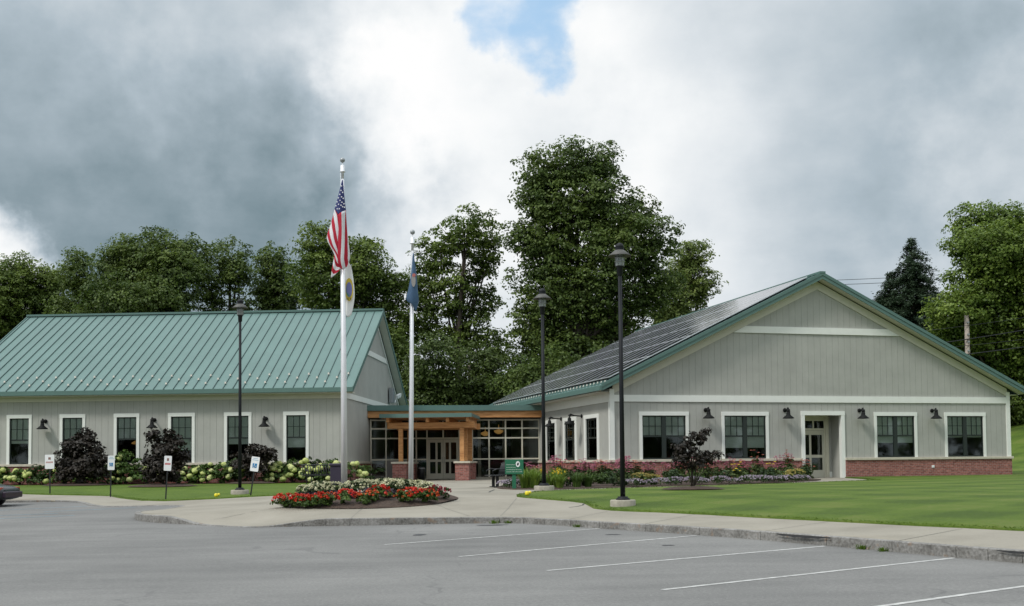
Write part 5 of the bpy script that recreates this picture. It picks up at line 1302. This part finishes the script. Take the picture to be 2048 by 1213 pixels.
def shrub(name, x, y, lobes, m, label, group, dens, leaf, clump, stems=5, gap=0., cat='shrub', zoff=.03, stem_r=.03):
    z = g1(x, y) + zoff; e = empty(name, (x, y, z), 0, label, cat, group); L3 = [(a, b, c, r1, r2, r3) for a, b, c, r1, r2, r3 in lobes]
    link('foliage', quads_mesh('foliage', crown_verts(L3, dens, leaf, clump, gap), m), e)
    if stems:
        t = MB()
        for k in range(stems):
            l = L3[k % len(L3)]; t.tube([(RNG.uniform(-.06, .06), RNG.uniform(-.06, .06), -.05), (l[0] * .4, l[1] * .4, l[2] * .5), (l[0], l[1], l[2])], [stem_r, stem_r * .7, stem_r * .3], 6)
        t.build('stems', M['bark'], e)
    return e
PG = 'dark purple shrubs along the left building'
shrub('purple_shrub', -19.2, 50.0, [(0, 0, .9, 1.15, .9, .85), (0, -.2, .45, 1.0, .7, .42), (-.5, .1, .8, .8, .7, .6), (.55, 0, .85, .8, .7, .65), (.15, 0, 1.85, .62, .6, .5), (-.35, 0, 1.6, .5, .5, .45), (.6, 0, 1.55, .5, .5, .4), (.25, 0, 2.2, .32, .3, .25)], M['purple'], 'largest dark purple shrub, leftmost in front of the long building', PG, 900, .15, (.16, .34))
shrub('purple_shrub', -14.55, 47.0, [(0, 0, .75, .9, .7, .65), (0, -.1, .4, .85, .6, .38), (-.1, 0, 1.45, .7, .6, .55), (.45, 0, 1.7, .5, .5, .45), (-.4, 0, 1.9, .45, .4, .35), (.55, 0, 1.05, .5, .5, .5), (-.5, 0, .8, .5, .5, .45), (.1, 0, 2.15, .3, .3, .2)], M['purple'], 'tall ragged dark purple shrub behind the sign with the red line', PG, 900, .15, (.15, .32), gap=.05)
shrub('purple_shrub', -11.75, 50.8, [(0, 0, .7, .95, .6, .5), (.35, 0, 1.2, .75, .5, .45), (-.5, 0, 1.0, .5, .5, .45), (.75, 0, 1.35, .4, .4, .35), (.0, 0, 1.5, .35, .3, .3)], M['purple'], 'lowest dark purple shrub, behind the leaning white sign', PG, 900, .15, (.15, .32))
shrub('bronze_tree', 5.36, 33.55, [(0, 0, .85, .62, .55, .38), (-.32, 0, 1.1, .36, .4, .32), (.42, 0, .95, .38, .4, .24), (.05, 0, 1.3, .42, .38, .28), (.3, .05, 1.55, .24, .25, .20), (-.05, 0, 1.6, .18, .2, .14), (.68, 0, .98, .22, .2, .12), (.42, 0, 1.66, .10, .1, .1)], M['brownred'], 'small dark bronze leaved tree in a mulch ring on the right lawn', None, 1900, .085, (.08, .2), stems=7, gap=.05, cat='small tree', stem_r=.022)

# hydrangeas
def ico(r_):
    bm = bmesh.new(); bmesh.ops.create_icosphere(bm, subdivisions=3, radius=r_)
    for v in bm.verts: v.co += v.normal * random.uniform(-.012, .018); 
    for v in bm.verts: v.co.z *= .82
    me = bpy.data.meshes.new('flower_head'); bm.to_mesh(me); bm.free(); return me
HM = []
for m in (M['hyd'], M['hyd2'], M['hyd']):
    q = ico(.12); q.materials.append(m)
    for p in q.polygons: p.use_smooth = True
    HM.append(q)
HG = 'hydrangea bushes along the left building wall'
hyd_u = [(-17.3, .75, 5), (-16.2, .8, 7), (-15.1, .75, 8), (-14.1, .85, 4), (-13.0, .95, 3), (-12.0, .9, 2), (-10.9, 1.0, 4), (-10.1, 1.45, 4), (-9.1, .85, 5), (-7.6, .9, 6), (-6.6, .9, 8), (-5.6, .95, 6), (-4.9, 1.15, 5), (-3.2, .9, 10), (-2.3, 1.0, 16), (-1.35, 1.05, 18), (-.45, 1.0, 9)]
ordn = ['first', 'second', 'third', 'fourth', 'fifth', 'sixth', 'seventh', 'eighth', 'ninth', 'tenth', 'eleventh', 'twelfth', 'thirteenth', 'fourteenth', 'fifteenth', 'sixteenth', 'seventeenth', 'eighteenth', 'nineteenth', 'twentieth', 'twenty-first', 'twenty-second', 'twenty-third', 'twenty-fourth', 'twenty-fifth', 'twenty-sixth', 'twenty-seventh', 'twenty-eighth']
for i, (u, h, nf) in enumerate(hyd_u):
    x, y, _ = lb_loc(u, -.72, 0); 
    desc = 'hydrangea bush full of pale green flower heads' if nf >= 9 else ('taller hydrangea bush rising above the window sill' if h > 1.2 else 'leafy hydrangea bush with a few pale heads')
    e = shrub('hydrangea_bush', x, y, [(0, 0, h * .32, .68, .48, h * .32), (-.3, -.15, h * .3, .4, .4, h * .3), (.3, -.15, h * .3, .4, .4, h * .3), (-.25, -.05, h * .65, .46, .4, h * .3), (.28, 0, h * .62, .46, .4, h * .3), (0, .05, h * .82, .45, .35, h * .2)], M['shrub'] if i % 3 else M['shrubdk'], f'{desc}, {ordn[i]} from the left along the long wall', HG, 620, .13, (.12, .26), stems=4)
    for k in range(nf):
        a = random.uniform(-.62, .62); zz = random.uniform(.18, h * .98) if nf < 9 else random.uniform(.15, h * 1.0); yy = -.46 * math.sqrt(max(0.05, 1 - (a / .75) ** 2)) * random.uniform(.85, 1.1) * (1.0 if zz < h * .7 else .6)
        o = bpy.data.objects.new('flower_head', random.choice(HM)); COL.objects.link(o); o.parent = e; o.location = (a, yy, zz); s_ = random.uniform(.75, 1.25); o.scale = (s_, s_, s_); o.rotation_euler = (random.uniform(-.4, .4), random.uniform(-.4, .4), random.uniform(0, 6))
for i, (dx, dy, h, nf, lb) in enumerate(((.35, .9, 1.05, 4, 'upright hydrangea sprig bush right of the litter bin at the left building corner'), (.75, 1.7, .75, 5, 'low hydrangea bush at the corner nearest the glass entrance'))):
    x, y, _ = lb_loc(dx, dy - 1.6, 0)
    e = shrub('hydrangea_bush', x, y, [(0, 0, h * .45, .36, .36, h * .42), (.05, 0, h * .75, .25, .25, h * .25)], M['shrub'], lb, HG, 330, .13, (.12, .25), stems=3)
    for k in range(nf):
        o = bpy.data.objects.new('flower_head', random.choice(HM)); COL.objects.link(o); o.parent = e; o.location = (random.uniform(-.35, .35), -.36, random.uniform(.15, h * .85)); s_ = random.uniform(.8, 1.2); o.scale = (s_, s_, s_)
x, y, _ = lb_loc(.7, 2.2, 0)
shrub('fern_clump', x, y, [(0, 0, .25, .6, .5, .3), (.3, 0, .35, .4, .4, .25)], M['shrubdk'], 'low dark fern clump at the side wall by the glass entrance', None, 300, .14, (.12, .24), stems=0, cat='fern')

# bedding plants -----------------------------------------------------------
def bedding(name, foliage_m, flower_m, r_, h, nf, fsize, nleaf, leaf, up=.6, ball=False, spread=1.):
    """prototype: foliage + blossoms; returned as list of (name, mesh)"""
    L = [(0, 0, h * .45, r_, r_, h * .45)]
    f = quads_mesh('foliage', crown_verts(L, nleaf / (math.pi * r_ * h * .45), leaf, (r_ * .25, r_ * .5)), foliage_m)
    out = [('foliage', f)]
    if nf:
        d = rdir(nf); d[:, 2] = np.abs(d[:, 2]) ** .6; c = d * np.array([r_ * 1.05 * spread, r_ * 1.05 * spread, h * .55]) + np.array([0, 0, h * .45]); k = 9
        idx = np.repeat(np.arange(nf), k); o = rdir(len(idx)); P = c[idx] + o * fsize * RNG.uniform(.3, 1., (len(idx), 1)) * np.array([1, 1, .7]); nn = o + np.array([0, -.2, .8]); out.append(('blossoms', quads_mesh('blossoms', leaf_arrays(P, nn, RNG.uniform(fsize * .8, fsize * 1.4, len(idx)), .8), flower_m)))
    return out
def plant_at(proto, name, x, y, z, label, cat, group, s_=1., rz=None):
    e = empty(name, (x, y, z), random.uniform(0, 6) if rz is None else rz, label, cat, group); e.scale = (s_, s_, s_)
    for n_, me in proto:
        o = bpy.data.objects.new(n_, me); COL.objects.link(o); o.parent = e
    return e
def fz(x, y): return float(FM(np.array([x]), np.array([y]))[0])
redp = [bedding('salvia', M['shrub'], M['redfl'], .24, .36, 30, .046, 420, .075) for _ in range(3)]
orp = [bedding('salvia', M['shrub'], M['orangefl'], .24, .36, 16, .044, 460, .08) for _ in range(2)]
crp = [bedding('salvia', M['shrubdk'], M['crimfl'], .22, .36, 22, .044, 300, .07)]
whp = [bedding('snap', M['shrubdk'], M['whitefl'], .27, .40, 54, .040, 420, .065) for _ in range(3)]
cop = [bedding('coleus', M['coleus'], None, .25, .26, 0, .03, 420, .085)]
SG = 'bedding plants in the flagpole island'
def isl(px, yy): return (px - 1024) / 2250 * yy
reds = [(566, 29.55, redp, 1.05), (583, 29.3, redp, 1.1), (603, 28.95, redp, 1.1), (625, 29.0, redp, .85), (640, 28.85, redp, 1.1), (656, 28.95, orp, 1.0), (690, 29.0, redp, 1.1), (727, 28.95, orp, 1.0), (741, 29.15, orp, .9), (757, 29.5, redp, 1.15), (805, 29.2, orp, 1.0), (824, 29.45, redp, 1.1), (855, 29.45, orp, 1.1)]
lbl_red = ['bright red salvia at the left tip of the island', 'bright red salvia, second from the left tip of the island', 'red salvia at the island front, third from the left tip', 'smaller red salvia tucked behind the front row near the left', 'red salvia at the island front, left of the taller flagpole', 'orange red salvia low at the front, just left of the taller flagpole', 'red salvia directly in front of the taller flagpole', 'leafy orange red salvia right of the taller flagpole', 'small leafy orange red salvia between the two flagpoles', 'tall red salvia midway between the two flagpoles', 'leafy orange red salvia left of the shorter flagpole', 'red salvia directly in front of the shorter flagpole', 'leafy orange flowered salvia beside the crimson plants']
for i, (px, yy, P, s_) in enumerate(reds): yy -= .28; x = isl(px, yy); plant_at(P[i % len(P)], 'salvia_plant', x, yy, fz(x, yy) - .02, lbl_red[i], 'salvia', SG, s_)
for i, (px, yy, s_) in enumerate(((872, 29.9, 1.), (886, 30.05, .9), (868, 30.5, .9))): x = isl(px, yy); plant_at(crp[0], 'salvia_plant', x, yy, fz(x, yy) - .02, ['crimson flowered plant at the right end of the island', 'smaller crimson flowered plant at the very right tip', 'crimson flowered plant behind the right end row'][i], 'salvia', SG, s_)
whites = [(612, 30.6), (629, 30.3), (648, 30.2), (666, 30.4), (705, 30.2), (722, 31.3), (744, 31.0), (764, 31.2), (782, 30.7), (800, 31.3), (812, 30.9), (838, 31.1), (850, 30.6), (640, 31.2), (735, 31.9), (775, 32.0), (795, 32.2)]
for i, (px, yy) in enumerate(whites): x = isl(px, yy); plant_at(whp[i % 3], 'white_flower_plant', x, yy, fz(x, yy) - .02, f'cream white flowering plant, {ordn[i]} counted from the left front of the white drift', 'flowering plant', SG, random.uniform(.9, 1.12))
for i, (px, yy) in enumerate(((606, 30.0), (673, 29.7), (706, 29.55), (774, 29.75), (790, 29.9), (838, 30.0), (635, 29.65), (745, 29.9))): x = isl(px, yy); plant_at(cop[0], 'dark_leaf_plant', x, yy, fz(x, yy) - .02, f'dark purple leaved bedding plant, {ordn[i]} of those between the red and white rows', 'foliage plant', SG, random.uniform(.85, 1.1))

# right-hand bed: coneflowers, daylilies, lilac mounds
def coneflower(fm_, h, nst):
    L = [(0, 0, h * .35, .30, .30, h * .36)]; f = quads_mesh('foliage', crown_verts(L, 750 / (math.pi * .30 * h * .36), .09, (.08, .18)), M['shrubmd'])
    t = MB(); P = []; nn = []; S = []
    for k in range(nst):
        a = RNG.uniform(0, 6.28); r_ = RNG.uniform(.05, .34); hh = h * RNG.uniform(.6, 1.08); tip = np.array([r_ * math.cos(a), r_ * math.sin(a), hh]); t.tube([(tip[0] * .3, tip[1] * .3, 0), tuple(tip)], [.006, .004], 4, cap=False)
        for q in range(9):
            b = q * 6.28 / 9; P.append(tip + np.array([.036 * math.cos(b), .036 * math.sin(b), -.015])); nn.append([.5 * math.cos(b), .5 * math.sin(b), 1.]); S.append(.078)
    return [('foliage', f), ('blossoms', quads_mesh('blossoms', leaf_arrays(np.array(P), np.array(nn), np.array(S), .6), fm_)), ('stems', t.build('stems', M['shrubdk']).data)]
def clean_tmp(n0):
    for o in [o for o in COL.objects if o.name.startswith('stems') and o.parent is None]: bpy.data.objects.remove(o)
cfp = [coneflower(M['pinkfl'], 1.04, 28), coneflower(M['coralfl'], .88, 24), coneflower(M['pinkfl'], .85, 28), coneflower(M['pinkfl'], .97, 26)]; clean_tmp(0)
CG = 'pink coneflower plants in the right bed'
cf = []
rr = random.Random(5)
for k in range(46):
    f_ = k / 45
    if k < 26: x = .6 + f_ * 7.2 + rr.uniform(-.3, .3); y = 39.3 + rr.uniform(-1.4, 2.8) + (x - 1) * .45
    else: x = 4.9 + (k - 26) * .37 + rr.uniform(-.2, .2); y = 41.8 + (x - 5) * .52 + rr.uniform(-.6, 2.2)
    cf.append((x, y))
for i, (x, y) in enumerate(cf):
    o = plant_at(cfp[i % 4], 'coneflower_plant', x, y, g1(x, y) + .03, 'tall stemmed pink coneflower clump in the mixed bed before the right building', 'coneflower', CG, rr.uniform(.7, 1.03))
def lily(m_, n, h, fl_m=None):
    Vv = []; h *= 1.6
    for k in range(n):
        a = RNG.uniform(0, 6.28); l = h * RNG.uniform(.7, 1.2); sp = RNG.uniform(.2, .6); w_ = .014; d_ = np.array([math.cos(a), math.sin(a), 0]); s_ = np.array([-d_[1], d_[0], 0]) * w_; b = d_ * RNG.uniform(0, .12); pts = []
        for q in range(5): f_ = q / 4; pts.append(b + d_ * sp * f_ ** 1.4 * l + np.array([0, 0, l * (1.15 * f_ - .45 * f_ * f_ * (1 + sp))]))
        for q in range(4): w0 = 1 - q / 4.2; w1 = 1 - (q + 1) / 4.2; Vv += [pts[q] - s_ * w0, pts[q] + s_ * w0, pts[q + 1] + s_ * w1, pts[q + 1] - s_ * w1]
    out = [('foliage', quads_mesh('foliage', np.array(Vv), m_))]
    if fl_m:
        c = rdir(9) * np.array([.3, .3, .12]) + np.array([0, 0, h * .75]); idx = np.repeat(np.arange(9), 7); o = rdir(len(idx)); out.append(('blossoms', quads_mesh('blossoms', leaf_arrays(c[idx] + o * .03, o + np.array([0, 0, .5]), np.full(len(idx), .06), .7), fl_m)))
    return out
lp_ = [lily(M['lily'], 150, .62), lily(M['lily'], 130, .5, M['yelfl']), lily(M['shrub'], 150, .52)]
for i, (x, y, p, s_, lb) in enumerate(((.40, 37.25, 0, 1.0, 'bright yellow green daylily clump just right of the green sign post'), (.72, 37.1, 0, 1.05, 'bright yellow green daylily clump between the green sign and the lamp post'), (.60, 37.9, 0, 1.1, 'yellow green daylily clump behind the front pair by the green sign'), (1.22, 37.2, 1, 1., 'daylily clump with small yellow flowers right of the middle lamp post'), (1.55, 37.0, 1, .9, 'low daylily clump with yellow flowers, second right of the middle lamp post'), (2.15, 37.75, 2, 1., 'darker green grassy clump before the pink coneflowers'), (2.55, 38.0, 2, .95, 'darker green grassy clump nearest the near lamp post'), (1.5, 38.1, 0, 1.05, 'yellow green daylily clump behind the middle lamp post'))):
    plant_at(lp_[p], 'daylily_clump', x, y, g1(x, y) + .03, lb, 'daylily', 'grassy clumps in the right bed', s_)
lil = [bedding('alyssum', M['shrubdk'], M['lilacfl'], .32, .26, 75, .030, 260, .06) for _ in range(2)]
lm = [(-.20, 38.3, 1.0), (-.02, 37.9, 1.1), (.05, 38.7, 1.1)] + [(4.15 + k * .56 + random.uniform(-.15, .15), 38.5 + k * .315 + random.uniform(-.12, .25), random.uniform(.75, 1.15)) for k in range(13)]
for i, (x, y, s_) in enumerate(lm):
    lb = ['lilac flower mound between the bench and the green sign', 'lilac flower mound right against the green sign post', 'lilac flower mound behind the pedestal bench'][i] if i < 3 else f'low lilac flower mound on the bed edge, {ordn[i - 3]} counting right from the near lamp post'
    plant_at(lil[i % 2], 'lilac_mound', x, y, g1(x, y) + .03, lb, 'flowering plant', 'lilac mounds on the bed edge', s_)
gp = [bedding('sedum', M['shrub'], M['golden'], .34, .42, 70, .045, 420, .09)]
for (x, y, s_, lb) in ((4.5, 39.6, 1.05, 'golden leaved mound right of the near lamp post'), (4.95, 39.9, .9, 'smaller golden leaved mound beside the larger one near the lamp post'), (11.1, 44.2, 1.1, 'golden orange mound in the bed beside the recessed side door'), (10.6, 43.7, .8, 'smaller golden mound left of the one by the side door')):
    plant_at(gp[0], 'golden_mound', x, y, g1(x, y) + .03, lb, 'foliage plant', 'golden mounds in the right bed', s_)
gs_ = [bedding('green', M['shrubdk'], None, .36, .55, 0, .04, 520, .085), bedding('green', M['shrub'], None, .34, .45, 0, .04, 480, .08)]
for i, (x, y, s_) in enumerate(((3.6, 38.9, 1.2), (3.1, 39.5, 1.1), (5.6, 40.3, 1.1), (6.6, 40.9, 1.1), (7.6, 41.4, 1.0), (8.6, 42.1, 1.05), (9.6, 42.7, 1.1), (10.2, 43.6, 1.2), (11.5, 45.0, 1.1), (.9, 39.0, 1.1), (2.0, 39.2, 1.2))):
    plant_at(gs_[i % 2], 'leafy_perennial', x, y, g1(x, y) + .03, f'leafy green perennial without flowers, {ordn[i]} in the mixed right bed', 'perennial', 'leafy perennials in the right bed', s_)
stp = coneflower(M['yelfl'], .75, 7); clean_tmp(0)
tsp = coneflower(M['coralfl'], 1.15, 14); clean_tmp(0)
for (x, y, lb) in ((8.35, 41.6, 'small plant with pale yellow blooms left of the second front window bed'), (10.0, 43.2, 'small plant with pale yellow blooms before the second front window')): plant_at(stp, 'yellow_flower_plant', x, y, g1(x, y) + .03, lb, 'flowering plant', 'yellow blooms in the right bed')
for (x, y, lb) in ((9.75, 45.0, 'tallest thin stemmed coral flower plant in front of the second window'), (11.3, 46.0, 'tall thin stemmed coral flower plant nearest the side door')): plant_at(tsp, 'tall_flower_plant', x, y, g1(x, y) + .03, lb, 'flowering plant', 'tall thin flowers by the brick wall')
wp = [lily(M['tuft'], 34, .085)]
for (x, y, s_, lb) in ((-.42, 25.48, 1.0, 'small weed tuft at the foot of the kerb in the middle, left one'), (-.1, 25.45, .8, 'small weed tuft at the foot of the kerb in the middle, right one'), (1.35, 23.75, .8, 'tiny weed tuft at the kerb bend'), (5.42, 17.55, .9, 'weed tuft at the kerb foot on the right, larger one'), (5.62, 17.15, .8, 'weed tuft at the kerb foot on the right, smaller one')):
    plant_at(wp[0], 'weed_tuft', x, y, l1(x, y), lb, 'weed', 'weeds along the kerb foot', s_)

# short grass blades over both lawns
def inpoly(P, poly):
    x, y = P[:, 0], P[:, 1]; c = np.zeros(len(P), bool); n = len(poly)
    for i in range(n):
        x1, y1 = poly[i]; x2, y2 = poly[(i + 1) % n]
        with np.errstate(divide='ignore', invalid='ignore'): c ^= ((y1 > y) != (y2 > y)) & (x < (x2 - x1) * (y - y1) / (y2 - y1 + 1e-12) + x1)
    return c
def blades(poly, box, n, name, label):
    P = np.stack([RNG.uniform(box[0], box[1], n), RNG.uniform(box[2], box[3], n)], 1); P = P[inpoly(P, poly)]; ed = np.full(len(P), 1e9)
    for i in range(len(poly)):
        a_ = np.array(poly[i]); ab = np.array(poly[(i + 1) % len(poly)]) - a_; t_ = np.clip(((P - a_) @ ab) / (ab @ ab), 0, 1); ed = np.minimum(ed, np.linalg.norm(P - a_ - t_[:, None] * ab, axis=1))
    P = P[ed < RNG.uniform(.0, .30, len(P))]
    z = Gz(P[:, 0], P[:, 1]) + .025; k = len(P); h = RNG.uniform(.012, .03, k); a = RNG.uniform(0, 6.28, k); w_ = RNG.uniform(.010, .018, k); d = np.stack([np.cos(a), np.sin(a), np.zeros(k)], 1); l = RNG.normal(size=(k, 3)) * .02; b = np.stack([P[:, 0], P[:, 1], z], 1); top = b + l; top[:, 2] = b[:, 2] + h
    V = np.stack([b - d * w_[:, None], b + d * w_[:, None], top + d * w_[:, None] * .25, top - d * w_[:, None] * .25], 1).reshape(-1, 3)
    o = link(name, quads_mesh(name, V, M['tuft'])); tag(o, label, 'grass', kind='stuff')
blades(LAWN_R, (0, 20, 6, 54), 500000, 'grass', 'short mown grass blades of the right lawn')
blades(LAWN_L, (-26, -5, 36, 54), 200000, 'grass', 'short mown grass blades of the left lawn')
